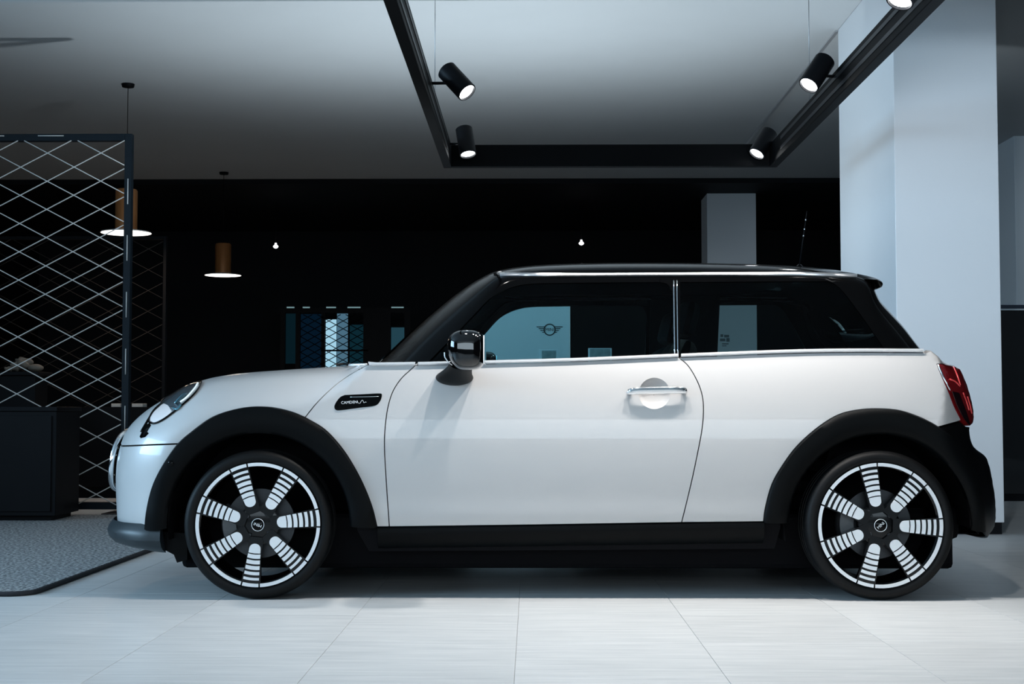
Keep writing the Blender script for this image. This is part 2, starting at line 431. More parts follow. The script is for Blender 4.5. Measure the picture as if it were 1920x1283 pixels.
def inset_poly(surf, poly, g):
    if g == 0: return poly
    P = poly; A = 0.5 * np.sum(P[:, 0] * np.roll(P[:, 1], -1) - np.roll(P[:, 0], -1) * P[:, 1]); sg = 1 if A > 0 else -1
    e = np.roll(P, -1, 0) - P; e /= np.maximum(np.linalg.norm(e, axis=1), 1e-9)[:, None]; n1 = np.stack([-e[:, 1], e[:, 0]], 1) * sg
    n0 = np.roll(n1, 1, 0); b = n0 + n1; b /= np.maximum(np.linalg.norm(b, axis=1), 1e-6)[:, None]; c = np.clip((b * n1).sum(1), .45, 1)
    d, _ = surf.da(P); k = np.where(d > .004, 1.0, 0.0); return P + b * (g / c * k)[:, None]


def densify(surf, P, step):
    out = []; n = len(P); h = surf.h(P); P3 = np.stack([P[:, 0], h, P[:, 1]], 1); LL = np.linalg.norm(P3 - np.roll(P3, -1, 0), axis=1)
    for i in range(n):
        p, q = P[i], P[(i + 1) % n]; L = LL[i]; k = max(1, int(math.ceil(L / step)))
        if k > 1 and np.hypot(*(p - q)) < .004 + 1e-9: k = min(k, 3)
        for j in range(k): out.append(p + (q - p) * j / k)
    return np.array(out)


def panel(name, surf, spec, material, parent, gap=0.0021, off=0.0, thick=0.010, sides=(-1,), step=0.022, bulge=None, poly=None, pair=False, holes=()):
    P = outline(surf, spec) if poly is None else np.array(poly)
    P = inset_poly(surf, P, gap); P = densify(surf, P, step)
    lo, hi = P.min(0), P.max(0); gx, gz = np.meshgrid(np.arange(lo[0], hi[0], step), np.arange(lo[1], hi[1], step * .8)); gx = gx + (np.arange(gx.shape[0]) % 2)[:, None] * step * .5
    G = np.stack([gx.ravel(), gz.ravel()], 1); G = G[inside(P, G)]; pts = []
    if len(G):
        G = G[poly_dist(P, G) > .4 * step]
    if len(G):
        d, a = surf.da(G); pts += list(G[d > np.minimum(.045, a * .30)])
    for dist in (.0005, .0013, .0026, .0045, .0075, .012, .018, .026, .036):     # rows that follow the outline, closer where the surface turns in
        dk = np.full(len(surf.A), dist); use = dk < surf.A * .28
        Q = (surf.O - surf.N * dk[:, None])[use]; dq = dk[use]; ok = inside(P, Q); Q, dq = Q[ok], dq[ok]
        if not len(Q): continue
        d, _ = surf.da(Q); far = d > .97 * dq; Q, dq = Q[far], dq[far]
        if not len(Q): continue
        dist = poly_dist(P, Q); Q = Q[dist > np.minimum(.35 * dq, .004)]; pts += list(Q)
    n = len(P); E = [(i, (i + 1) % n) for i in range(n)]; V2 = [Vector(p) for p in P]
    for hp in holes:
        b = len(V2); E += [(b + i, b + (i + 1) % len(hp)) for i in range(len(hp))]; V2 += [Vector(p) for p in hp]
        if pts: Q = np.array(pts); Q = Q[~inside(hp, Q) & (poly_dist(hp, Q) > .3 * step)]; pts = list(Q)
    V2 += [Vector(p) for p in pts]
    vo, _, fo, ov, _, _ = delaunay_2d_cdt(V2, E, [], 1, 1e-7)
    if holes:
        cen = np.array([np.mean([vo[i][:] for i in f], 0) for f in fo]); bad = np.zeros(len(fo), bool)
        for hp in holes: bad |= inside(hp, cen)
        fo = [f for f, b in zip(fo, bad) if not b]
    X = np.array([v[:] for v in vo]); o = off
    if bulge:
        dd = poly_dist(P, X); o = off + bulge[0] * (1 - (1 - np.clip(dd / bulge[1], 0, 1)) ** 2)
    mp = {}
    for i, lst in enumerate(ov):
        for q in lst: mp[q] = i
    loop = [mp[i] for i in range(n) if i in mp]
    dl, _ = surf.da(X[loop])
    verts = []; faces = []; norms = []; made = []
    for sd in sides:
        if pair: verts = []; faces = []; norms = []
        P3, N3 = surf.pts(X, o, sd); b0 = len(verts); verts += [tuple(p) for p in P3]
        for f in fo:
            f = list(f); a, b, c = (P3[i] for i in f[:3]); fn = np.cross(b - a, c - a)
            if fn @ N3[f].mean(0) < 0: f = f[::-1]
            faces.append([i + b0 for i in f]); norms += [tuple(N3[i]) for i in f]
        inner = P3[loop] - N3[loop] * thick; c0 = len(verts); verts += [tuple(p) for p in inner]; L = len(loop)
        top0 = len(verts); verts += [tuple(P3[i]) for i in loop]
        for i in range(L):
            j = (i + 1) % L
            if dl[i] < .003 and dl[j] < .003: continue
            q = [top0 + i, top0 + j, c0 + j, c0 + i]; A = [np.array(verts[k]) for k in q]; fn = np.cross(A[1] - A[0], A[2] - A[0]); ln = np.linalg.norm(fn)
            if ln < 1e-12: continue
            fn /= ln; cen = P3.mean(0)
            if fn @ (A[0] - cen) < 0: q = q[::-1]; fn = -fn
            faces.append(q); norms += [tuple(fn)] * 4
        if pair: made.append(obj(name, verts, faces, material, parent, True, CAR0, norms))
    return made if pair else obj(name, verts, faces, material, parent, True, CAR0, norms)


# paints
M_PAINT = mat('pearl_white_paint', (0.53, 0.515, 0.505), 0.36, 0.10, coat=0.5, noise=(900, (0.57, 0.555, 0.545)), spec=0.3, coat_rough=0.02)
M_GLOSSBLACK = mat('gloss_black_paint', (0.0008, 0.0008, 0.0009), 0.10, coat=0.06, noise=(300, (0.001, 0.001, 0.0011)), coat_rough=0.02, spec=0.10)
M_CLAD = mat('black_grained_plastic', (0.0016, 0.0020, 0.0023), 0.42, noise=(400, (0.0024, 0.0028, 0.0031)), bump=(900, 0.15), spec=0.08)
M_DARKSHELL = mat('dark_inner_shell', (0.003, 0.003, 0.004), 0.8, noise=(20, (0.004, 0.004, 0.005)), spec=0.1)
M_BELT = mat('bright_moulding', (0.85, 0.86, 0.87), 0.25, 0.55, noise=(40, (0.82, 0.83, 0.84)))
M_CHROME = mat('chrome', (0.86, 0.87, 0.88), 0.10, 1.0, noise=(40, (0.82, 0.83, 0.84)))
M_SATIN = mat('satin_silver', (0.80, 0.81, 0.83), 0.28, 1.0, noise=(40, (0.76, 0.77, 0.79)))
M_GLASS = glass('tinted_side_glass', (0.55, 0.76, 0.79), 1.25)
M_SCREEN = glass('windscreen_glass', (0.50, 0.64, 0.66), 1.3)
M_GLASSD = glass('dark_rear_glass', (0.62, 0.78, 0.80), 1.25)
M_RUBBER = mat('tyre_rubber', (0.0018, 0.002, 0.0023), 0.55, noise=(60, (0.0026, 0.0028, 0.003)), bump=(250, 0.1), spec=0.2)
M_BUMPER = mat('graphite_bumper', (0.0022, 0.0022, 0.0026), 0.35, coat=0.1, noise=(300, (0.003, 0.003, 0.0034)), spec=0.12)


def H_body(x, z):
    x = np.asarray(x, float); z = np.asarray(z, float)
    p = 0.834 - 0.012 * ((x - 0.15) / 1.4) ** 2
    up = np.clip((z - 0.58) / 0.37, 0, 2); dn = np.clip((0.58 - z) / 0.33, 0, 2)
    return p - 0.058 * up ** 2.2 - 0.036 * dn ** 2 + 0.006 * np.exp(-((z - 0.33) / 0.05) ** 2)


def H_green(x, z):
    z = np.asarray(z, float); t = np.clip((z - 0.93) / 0.42, -0.6, 1.6)
    return 0.768 - 0.118 * t - 0.02 * t * np.abs(t) + 0 * np.asarray(x, float)


BODY_CTRL = [(226, 1006, .40), (221, 988, .40), (219, 960, .40), (217, 920, .40), (217, 890, .40), (219.5, 862, .40), (226, 835, .40), (234, 814, .38), (247, 795, .34), (272, 772, .30),
             (300, 753.5, .27), (326, 740, .25), (349, 726.5, .23), (371, 716.5, .22), (394, 709.5, .21), (420, 704.5, .20), (453, 700, .20), (531, 694, .20), (609, 689, .20), (652, 685.5, .17), (672, 681.5, .11), (690, 676, .06), (712, 671, .028), (760, 669, .015), (914, 668, .012), (1090, 663, .012),
             (1274, 656, .012), (1475, 648, .012), (1600, 646, .012), (1700, 648, .014), (1730, 652, .03), (1745, 659.5, .07), (1754, 667, .14), (1770, 680, .22), (1789, 687, .26), (1801, 707, .28), (1810, 731, .28), (1817.5, 760, .28), (1820.5, 780, .28), (1818, 798, .28), (1817, 815, .28),
             (1825, 838, .28), (1839, 849, .28), (1851, 860, .28), (1857, 882, .28), (1862, 909, .28), (1866, 936, .28), (1867, 971, .28), (1864, 991, .28), (1852, 1003, .28)]
BODY = Surf(BODY_CTRL, H_body, 2.0, 3.0)
GREEN_CTRL = [(690, 698, .30), (704, 684, .30), (735, 655, .30), (765, 626.5, .28), (800, 595, .26), (845, 558, .22), (880, 533, .17), (905, 519, .13), (930, 508.5, .10), (977, 500, .09), (1039, 495.5, .085),
              (1149, 493, .085), (1274, 493, .085), (1391, 495, .085), (1475, 498, .085), (1540, 503, .085), (1590, 511, .085), (1622, 522, .09), (1637, 538, .11), (1648, 562, .15), (1668, 584, .17),
              (1694, 613, .18), (1716, 642, .18), (1731, 661, .18), (1746, 682, .18)]
GREEN = Surf(GREEN_CTRL, H_green, 2.0, 3.0)

car = thing('car', 'white three door hatchback with black roof and striped alloy wheels', 'car', CAR0)
BOTH = (-1, 1)

# arch outer edges, in polar form round the wheel centres
FW, RW = (483.5, 984.5), (1651, 986.3)
F_ARCH = [(273.5, 993), (276.6, 959.6), (287, 913), (305, 874), (334, 832), (367, 804), (398, 783), (433, 770.6), (472, 764), (511, 764.7), (546, 772.5), (572, 783), (609, 805.6), (640, 839), (663, 874), (683, 913), (698, 952), (707, 988)]
R_ARCH = [(1431.5, 978.5), (1435, 952), (1447, 909), (1466.5, 874), (1494, 837), (1533, 802), (1572, 778), (1611, 768.6), (1650, 766.7), (1688.7, 770.6), (1727.7, 784), (1759, 800.6), (1789, 826), (1813, 860), (1830, 900), (1840, 945), (1843, 996)]


def cut(A, i, j):
    return list(A[i:j + 1]) if j >= i else list(A[j:i + 1])[::-1]


HOOD_GAP = [(690.5, 684), (667, 696.5), (640, 714), (616.5, 733.5), (593, 757), (572, 783)]
DOOR_F = [(781.5, 683), (770.6, 693), (752, 710.6), (736, 735.6), (726.5, 768), (721.7, 807.6), (721, 842.6), (723.6, 893), (727.5, 952), (730, 988)]
DOOR_R = [(1273.6, 671), (1291, 687), (1307, 714), (1316.5, 741), (1319, 768.6), (1316.5, 803.7), (1308.7, 846.5), (1299, 893), (1287, 944), (1278, 980)]
BELT = [(650, 687), (690, 685), (781.5, 684), (914, 681), (1090, 676), (1274, 668.5), (1475, 661), (1600, 659), (1742, 659.5)]
LAMP_IN = [(1757, 683), (1766, 706), (1778, 733.5), (1789, 762), (1801, 786)]

panel('hood', BODY, [('s', (226, 834), (660, 685)), ('l', [(672, 684.5), (690.5, 684)]), ('c', HOOD_GAP), ('c', cut(F_ARCH, 11, 4)), ('l', [(334, 832), (280, 834), (228, 836)])], M_PAINT, car, sides=BOTH)
panel('front_bumper', BODY, [('s', (221, 988), (226, 837)), ('l', [(228, 837), (280, 835), (334, 833)]), ('c', cut(F_ARCH, 4, 0)), ('l', [(273.5, 993.5), (250, 991), (222, 987)])], M_PAINT, car, sides=BOTH)
panel('front_fender', BODY, [('c', HOOD_GAP), ('c', cut(F_ARCH, 11, 17)), ('l', [(707, 988), (730, 988)]), ('c', DOOR_F[::-1]), ('l', [(781.5, 683.5), (740, 684), (690.5, 684)])], M_PAINT, car, sides=BOTH, pair=True)
hc = np.array([(1227 + 29.5 * math.cos(t), 738 + 29.5 * math.sin(t)) for t in np.linspace(0, 2 * PI, 41)[:-1]]); HOLE = BODY.xz(hc)
DOORS = (panel('door', BODY, [('c', DOOR_F), ('l', [(730, 988), (1000, 984.5), (1278, 980)]), ('c', DOOR_R[::-1]), ('c', [(1273.6, 670), (1090, 677.5), (914, 682.5), (781.5, 685)])], M_PAINT, car, sides=BOTH, pair=True, holes=(HOLE,)))
panel('rear_quarter_panel', BODY, [('c', DOOR_R), ('l', [(1278, 980), (1431.5, 978.5)]), ('c', cut(R_ARCH, 0, 11)), ('l', [(1759, 800.6), (1780, 795), (1801, 789)]), ('c', LAMP_IN[::-1]),
      ('s', (1768, 679), (1746, 660), .62), ('c', [(1736, 661.5), (1600, 661), (1475, 663), (1273.6, 670.5)])], M_PAINT, car, sides=BOTH, pair=True)
panel('tailgate', BODY, [('s', (1745, 660), (1819, 797)), ('s', (1819, 797), (1745, 660), .61)], M_PAINT, car, sides=BOTH)
panel('rear_bumper', BODY, [('l', [(1760, 803), (1780, 797), (1801, 791), (1811, 800)]), ('s', (1818, 802), (1852, 1003)), ('l', [(1848, 1003.5), (1843, 996)]), ('c', cut(R_ARCH, 16, 11))], M_BUMPER, car, sides=BOTH)
# dark shell under all panels, open at the wheels
arc = lambda c, r, t0, t1: [(c[0] + r * math.cos(math.radians(t)), c[1] - r * math.sin(math.radians(t))) for t in np.linspace(t0, t1, 25)]
panel('inner_shell', BODY, [('s', (221, 988), (660, 685)), ('l', [(690, 684.5), (781, 683.5), (914, 680.5), (1090, 675.5), (1274, 668.5), (1475, 661), (1600, 659), (1740, 659)]), ('s', (1744, 660), (1852, 1003)),
      ('l', [(1846, 1002)] + arc(RW, 185, -3, 183) + [(1455, 1035), (690, 1040)] + arc(FW, 185, -5, 182) + [(280, 1000), (240, 1000)])], M_DARKSHELL, car, gap=0, off=-0.036, thick=.004, sides=BOTH, step=.03)

# ------------------------------------------------------------------ glass house
WIN_F = [(800, 682), (845, 636), (889, 590), (918, 560.5), (946, 544), (977, 534.5), (1010, 531.5)]
WIN_T = [(1010, 531.5), (1120, 530), (1236, 529)]
WIN_R = [(1236, 529), (1251, 533), (1259, 545), (1262, 566), (1264, 672)]
A_EDGE = [(750, 686), (775, 652), (814, 604), (839, 581), (880, 540), (908, 522)]
QW = [(1274, 672), (1274, 529), (1553, 527.5), (1570, 536), (1590, 558), (1625, 606), (1660, 657)]
panel('windscreen', GREEN, [('s', (700, 688), (903, 520)), ('c', A_EDGE[::-1])], M_SCREEN, car, gap=0, thick=.006, sides=BOTH, step=.03)
panel('windscreen_pillar', GREEN, [('c', A_EDGE), ('l', [(908, 522), (935, 516), (1090, 516), (1262, 516), (1266, 516), (1266, 530)]), ('c', WIN_T[::-1]), ('c', WIN_F[::-1])], M_GLOSSBLACK, car, gap=0, thick=.008, sides=BOTH, pair=True, step=.014)
panel('door_window', GREEN, [('c', WIN_F), ('c', WIN_T), ('c', WIN_R), ('l', [(1264, 672), (1000, 681), (800, 686)])], M_GLASS, car, gap=0, off=-.004, thick=.004, sides=BOTH, pair=True, step=.05)
panel('centre_pillar', GREEN, [('l', [(1236, 529)]), ('c', WIN_R), ('l', [(1264, 672), (1275, 672), (1275, 529), (1275, 517), (1236, 517)])], M_GLOSSBLACK, car, gap=0, thick=.008, sides=BOTH, pair=True, step=.014)
panel('quarter_window', GREEN, [('l', [(1274, 672), (1274, 529)]), ('l', QW[1:3]), ('c', QW[2:]), ('l', [(1660, 660), (1480, 664), (1274, 672)])], M_GLASSD, car, gap=0, off=-.004, thick=.004, sides=BOTH, pair=True, step=.05)
panel('rear_pillar', GREEN, [('l', [(1275, 517), (1475, 516), (1600, 518.5)]), ('s', (1630, 530), (1735, 666), .80), ('l', [(1700, 662), (1660, 660)]), ('c', QW[2:][::-1]), ('l', [(1553, 527.5), (1275, 529)])], M_GLOSSBLACK, car, gap=0, thick=.008, sides=BOTH, pair=True, step=.014)
panel('rear_window', GREEN, [('s', (1640, 545), (1736, 668)), ('s', (1736, 668), (1640, 545), .80)], M_GLASSD, car, gap=0, thick=.004, sides=BOTH, step=.03)
panel('roof', GREEN, [('s', (903, 520), (1640, 545)), ('s', (1640, 545), (1628, 528), .80), ('l', [(1602, 518), (1475, 513), (1274, 513), (1090, 514), (935, 515.5), (908, 522)])], M_GLOSSBLACK, car, gap=0, thick=.012, sides=BOTH, step=.02)


def flank_line(surf, P, off, side, n=6):
    X = surf.xz(catmull(P, n=n)); q, N = surf.pts(X, off, side); return q, N


def strip(name, surf, P, w_px, off, depth, material, side=-1, parent=None, n=6):
    """moulding along a line on the flank: w_px tall in photo pixels, rounded section"""
    C = catmull(P, n=n); rows = []
    for (dy, o) in ((-.5, -.004), (-.5, depth * .55), (-.28, depth), (.28, depth), (.5, depth * .55), (.5, -.004)):
        X = surf.xz(C + (0, dy * w_px)); q, N = surf.pts(X, off + o, side); rows.append(q)
    mb = MB().grid(rows); k = len(rows[0])
    mb.f.append(tuple(i * k for i in range(len(rows)))); mb.f.append(tuple(i * k + k - 1 for i in range(len(rows)))[::-1])
    return mb.build(name, material, parent or car, True, CAR0, 40)


for sd in BOTH:
    for (a, b) in ((1, 2), (2, 5), (5, 8)):
        P = [list(p) for p in BELT[a:b + 1]]; P[0][0] += 2.5 if a else 0; P[-1][0] -= 2.5 if b < 8 else 12
        P = [(p[0], p[1] - 1.0) for p in P]
        strip('belt_moulding', BODY, P, 5.5, .004, .009, M_BELT, sd)
    strip('roof_moulding', GREEN, [(938, 516.8), (1090, 516), (1274, 515), (1475, 515), (1560, 517), (1606, 519)], 5.0, .002, .008, M_SATIN, sd)
    for px in (1264.5, 1270.5):
        q, N = flank_line(GREEN, [(px - 1.5, 527), (px - .5, 600), (px + .5, 666)], .004, sd)
        MB().tube(q, .0030, 6).build('pillar_moulding', M_CHROME, car, True, CAR0)

# ------------------------------------------------------------------ wheel arch cladding, sill, lips
def arch(name, A, c, rin, sd):
    C = catmull(A, n=5); rows = []
    ang = np.arctan2(c[1] - C[:, 1], C[:, 0] - c[0]); I = np.stack([c[0] + rin * np.cos(ang), c[1] - rin * np.sin(ang)], 1)
    for (t, o) in ((0.0, -.008), (0.0, .006), (.06, .016), (.3, .020), (.6, .018), (.88, .010), (1.0, -.002)):
        X = BODY.xz(C); XI = BODY.xz(C * .35 + I * .65)      # the inner edge lies over the opening: carry the flank on
        XX = X + (XI - X) * (t / .65); q, N = BODY.pts(XX, o, sd); rows.append(q)
    q = rows[-1].copy(); q[:, 1] += -sd * .05; rows.append(q)
    return MB().grid(rows).build(name, M_CLAD, car, True, CAR0, 50)


for sd in BOTH:
    arch('arch_cladding', F_ARCH, FW, 172, sd); arch('arch_cladding', R_ARCH, RW, 172, sd)
    # sill below the door
    up = catmull([(708, 989), (1000, 985), (1278, 981), (1433, 979)], n=6); rows = []
    for (dy, o) in ((0, -.006), (2, .004), (14, .006), (30, -.004), (44, -.03), (54, -.075)):
        X = BODY.xz(up + (0, dy)); q, N = BODY.pts(X, o, sd); rows.append(q)
    MB().grid(rows).build('sill', M_CLAD, car, True, CAR0)
    # parking sensor in the front cladding
    X = BODY.xz([(323, 868.5)]); q, N = BODY.pts(X, .017, sd)
    MB().lathe([(.0001, .006), (.010, .0055), (.0125, .003), (.0125, -.004)], q[0], N[0], 20).build('parking_sensor', M_GLOSSBLACK, car, True, CAR0)

# front lip, swept round the nose
rows = []
for (py, px, a, hw) in ((972, 213, .36, .775), (983, 204, .36, .79), (991, 201, .36, .797), (1001, 203.5, .36, .797), (1003.5, 206, .36, .79), (1012, 214, .36, .78), (1019, 236, .34, .76), (1026, 268, .30, .72)):
    best = 1e9
    for t in np.linspace(0, .99, 60):
        q = at(px, py, YC - t * hw); best = min(best, -(q[0] - a * (1 - math.sqrt(max(0, 1 - t ** 3)))))
    xn = -best; z = at(px, py, YC - .45)[2]
    half = [(xn + a * (1 - math.sqrt(max(0, 1 - t ** 3))), t * hw, z) for t in np.linspace(0, 1, 40) ** .8] + [(xn + a + .03 + .17 * k / 4, hw, z) for k in range(5)]
    k_ = next(i for i, p in enumerate(half) if p[0] > -1.50); p0, p1 = half[k_ - 1], half[k_]; tt = (-1.50 - p0[0]) / (p1[0] - p0[0]); half = half[:k_] + [tuple(np.array(p0) + (np.array(p1) - np.array(p0)) * tt)]
    m_ = 42
    xs = np.array(half); s_ = np.concatenate([[0], np.cumsum(np.linalg.norm(np.diff(xs, axis=0), axis=1))]); t_ = np.linspace(0, s_[-1], m_)
    hh = np.stack([np.interp(t_, s_, xs[:, i]) for i in range(3)], 1)
    near = [(p[0], YC - p[1], p[2]) for p in hh[::-1]]; far = [(p[0], YC + p[1], p[2]) for p in hh[1:]]; rows.append(near + far)
M_LIP = mat('dark_lip_plastic', (0.016, 0.022, 0.026), 0.42, noise=(300, (0.020, 0.026, 0.030)))
mb = MB().grid(rows); k_ = len(rows[0]); mb.f.append(tuple(i * k_ for i in range(len(rows)))); mb.f.append(tuple(i * k_ + k_ - 1 for i in range(len(rows)))); mb.build('front_lip', M_LIP, car, True, CAR0, 35)

# grille with chrome surround
def nose_x(h, z):
    lo, hi = -2.0, -1.3
    for _ in range(14):
        m = (lo + hi) / 2
        if BODY.h([(m, z)])[0] > h: hi = m
        else: lo = m
    return hi
ring = []
for k in range(64):
    a = 2 * PI * k / 64; ca, sa = math.cos(a), math.sin(a); h = .44 * math.copysign(abs(ca) ** .6, ca); z = .535 + .135 * math.copysign(abs(sa) ** .75, sa); ring.append((h, z))
R3 = [(nose_x(abs(h), z) - .022, YC + h, z) for h, z in ring]
MB().tube(R3, .012, 10, closed=True).build('grille_surround', M_CHROME, car, True, CAR0)
cx_ = np.mean(R3, axis=0); inn = [tuple(np.array(p) * .97 + cx_ * .03 + (.012, 0, 0)) for p in R3]
gb = MB(); gb.add([tuple(cx_ + (-.03, 0, 0))] + inn, [(0, 1 + k, 1 + (k + 1) % 64) for k in range(64)]); gb.build('grille', M_CLAD, car, True, CAR0)
for k in range(5):
    z = .445 + .045 * k; hs = np.linspace(-.38, .38, 15) * (1 - abs(k - 2) * .06)
    MB().tube([(nose_x(abs(h), z) - .018, YC + h, z) for h in hs], .006, 6).build('grille_bar', M_GLOSSBLACK, car, True, CAR0)

# ------------------------------------------------------------------ car details
def decal(surf, verts, c, w_px, ang, off, side=-1):
    """flat artwork (unit coordinates) laid on the flank, centred at a photo pixel"""
    ca, sa = math.cos(ang), math.sin(ang); P = np.array([(c[0] + w_px * (v[0] * ca - v[1] * sa), c[1] - w_px * (v[0] * sa + v[1] * ca)) for v in verts])
    q, N = surf.pts(surf.xz(P), off, side); return q


DISH = []
for sd, door in zip(BOTH, DOORS):
    # recess behind the handle
    q0, N0 = BODY.pts(HOLE, 0, sd); cen = q0.mean(0); nn = N0.mean(0); rows = []
    for (sc, dp) in ((1, 0), (.97, .004), (.88, .013), (.72, .021), (.5, .026), (.25, .0285), (.02, .029)):
        r = cen + (q0 - cen) * sc - nn * dp; rows.append(np.vstack([r, r[:1]]))
    MB().grid(rows).build('handle_recess', M_PAINT, door, True, CAR0)
    # handle: flattened bar, two feet
    C = catmull([(1173, 737.5), (1190, 736.5), (1231, 735.5), (1272, 735), (1289, 735)], n=6); q, N = BODY.pts(BODY.xz(C), 0, sd); k = len(C); rows = []
    for a in np.linspace(0, 2 * PI, 15):
        r = []
        for i in range(k):
            t = i / (k - 1); e = math.sqrt(max(0, 1 - (2 * t - 1) ** 6)); e = max(e, .12); lift = .010 + .022 * min(1, 3.2 * min(t, 1 - t)) ** .6
            r.append(q[i] + N[i] * (lift + .009 * e * math.cos(a)) + np.array((0, 0, 1)) * (.0145 * e * math.sin(a)))
        rows.append(r)
    h = MB().grid(rows).build('door_handle', M_CHROME, door, True, CAR0)
    for i in (3, k - 4):
        MB().tube([q[i] - N[i] * .01, q[i] + N[i] * .03], .010, 10).build('handle_foot', M_CHROME, door, True, CAR0)

    # side scuttle badge
    B = [(646.7, 741), (680, 739.5), (711, 738), (716, 741), (713, 752), (703, 761), (673, 765), (640, 769.5), (630, 769), (627, 763), (630, 755), (638, 745)]
    bp = BODY.xz(np.vstack([catmull(B + [B[0]], n=4)[:-1]]))
    bd = panel('scuttle_badge', BODY, None, M_GLOSSBLACK, car, gap=0, off=.001, thick=.004, sides=(sd,), step=.012, bulge=(.006, .012), poly=bp)
    q = decal(BODY, catmull([(-.5, 0), (0, .006), (.5, .02)], n=4), (684, 745.5), 54, 0, .0085, sd); MB().tube(q, .0011, 5).build('badge_line', M_SATIN, bd, True, CAR0)
    tv, tf = text_mesh('CAMDEN', .21); q = decal(BODY, [(v[0], v[1]) for v in tv], (655.3, 755.6), 35, math.radians(3), .0085, sd)
    obj('badge_lettering', q, tf, mat('badge_white', (0.85, 0.85, 0.85), 0.5, noise=(50, (0.8, 0.8, 0.8))), bd, False, CAR0)
    q = decal(BODY, catmull([(-.5, .12), (-.42, -.1), (-.2, -.15), (-.05, .12), (.1, .16), (.22, -.1), (.36, -.02), (.5, -.04)], n=4), (679, 754.5), 17, 0, .0085, sd)
    MB().tube(q, .0008, 5).build('badge_script', MATS['badge_white'], bd, True, CAR0)

    # headlamp
    LENS = [('c', [(378, 717.5), (373, 729), (361, 744), (342, 761), (325, 775), (305, 789), (290, 795), (281, 793)]), ('c', [(281, 793), (282, 783), (290, 770), (303, 758)]), ('s', (312, 748), (371, 716.5), .52)]
    lp = outline(BODY, LENS)
    bowl = panel('headlamp', BODY, None, mat('lamp_bowl', (0.62, 0.68, 0.72), 0.22, 0.85, noise=(30, (0.72, 0.78, 0.82))), car, gap=0, off=.002, thick=.006, sides=(sd,), step=.014, poly=lp)
    panel('headlamp_lens', BODY, None, glass('lamp_glass', (0.93, 0.97, 1.0), 1.5), bowl, gap=0, off=.004, thick=.004, sides=(sd,), step=.014, bulge=(.014, .05), poly=lp)
    q, N = BODY.pts(densify(BODY, lp, .03), .004, sd); MB().tube(q, .0042, 6, closed=True).build('headlamp_ring', M_GLOSSBLACK, bowl, True, CAR0)
    q, N = flank_line(BODY, [(372, 722), (366, 732), (352, 748), (340, 757)], .008, sd, 4); MB().tube(q, .0045, 6).build('daytime_light', mat('lamp_white', (0.9, 0.95, 1), 0.3, emit=(0.8, 0.93, 1), strength=0.5, noise=(30, (.85, .9, .95))), bowl, True, CAR0)
    q, N = flank_line(BODY, [(331, 760), (338, 752), (350, 741)], .007, sd, 4); MB().tube(q, .009, 8).build('projector', mat('lamp_teal', (0.05, 0.22, 0.30), 0.1, 0.3, coat=1, noise=(30, (.07, .25, .33))), bowl, True, CAR0)
    q, N = flank_line(BODY, [(324, 766), (333, 770), (341, 762)], .007, sd, 4); MB().tube(q, .004, 6).build('reflector_edge', MATS['lamp_teal'], bowl, True, CAR0)
    panel('reflector_glare', BODY, [('c', [(282, 790), (296, 793), (316, 780), (322, 772)]), ('c', [(322, 772), (316, 762), (308, 758)]), ('c', [(304, 760), (290, 773), (283, 784)])], mat('reflector_glare_white', (0.92, 0.93, 0.95), 0.35, noise=(20, (.88, .9, .92)), emit=(.9, .95, 1), strength=.45), bowl, gap=0, off=.0035, thick=.001, sides=(sd,), step=.014)  # white colour and glow paint in the bright reflection on the lens
    # black trim curve and indicator under the lamp
    q, N = flank_line(BODY, [(300, 759), (284, 779), (274, 796), (266, 811)], .002, sd, 5); MB().tube(q, np.linspace(.003, .007, len(q)), 7).build('lamp_trim', M_GLOSSBLACK, car, True, CAR0)
    panel('indicator', BODY, [('l', [(281, 793), (283, 798), (276, 810), (279, 813), (272, 820), (264, 822), (262, 819), (267, 809), (274, 797)])], M_GLOSSBLACK, car, gap=0, off=.001, thick=.004, sides=(sd,), step=.012, bulge=(.006, .01))

    # tail lamp
    tp = outline(BODY, [('c', LAMP_IN), ('l', [(1801, 789), (1811, 799)]), ('s', (1817, 797), (1772, 680), .63)])
    tl = panel('tail_lamp', BODY, None, mat('lamp_red', (0.16, 0.006, 0.010), 0.12, coat=1, emit=(.5, .02, .02), strength=.05, noise=(20, (0.10, 0.004, 0.007))), car, gap=.0015, off=.001, thick=.01, sides=(sd,), step=.015, bulge=(.012, .02), poly=tp)
    m_bar = mat('lamp_red_bright', (0.75, 0.04, 0.05), 0.25, coat=1, emit=(1, .06, .05), strength=.12, noise=(20, (0.8, 0.1, 0.1)))
    for P in ([(1784, 692), (1790, 708), (1795, 724)], [(1776, 713), (1786, 718), (1794, 726)], [(1800, 738), (1806, 754), (1811, 770)], [(1808, 745), (1813, 762), (1816, 776)]):
        q, N = flank_line(BODY, P, .0125, sd, 4); MB().tube(q, .0034, 6).build('light_bar', m_bar, tl, True, CAR0)
    q, N = flank_line(BODY, [(1757.5, 684), (1767, 707), (1778.5, 733)], .008, sd, 4); MB().tube(q, .0035, 7).build('lamp_rim', M_CHROME, tl, True, CAR0)
    panel('lower_lens', BODY, [('c', [(1780, 735), (1790, 763), (1802, 786), (1811, 797)]), ('c', [(1813, 797), (1808, 778), (1799, 754), (1793, 738)])], mat('lamp_dark_red', (0.012, 0.002, 0.003), 0.1, coat=1, noise=(20, (.016, .002, .003))), tl, gap=0, off=.0138, thick=.002, sides=(sd,), step=.015)
    q, N = flank_line(BODY, [(1731, 762), (1746, 764.5), (1766, 765)], .001, sd, 4)

    # mirror
    c0 = at(874, 657, 5.545); a_, b_, c_ = .074, .105, .078; rows = []
    def spow(v, e): return math.copysign(abs(v) ** e, v)
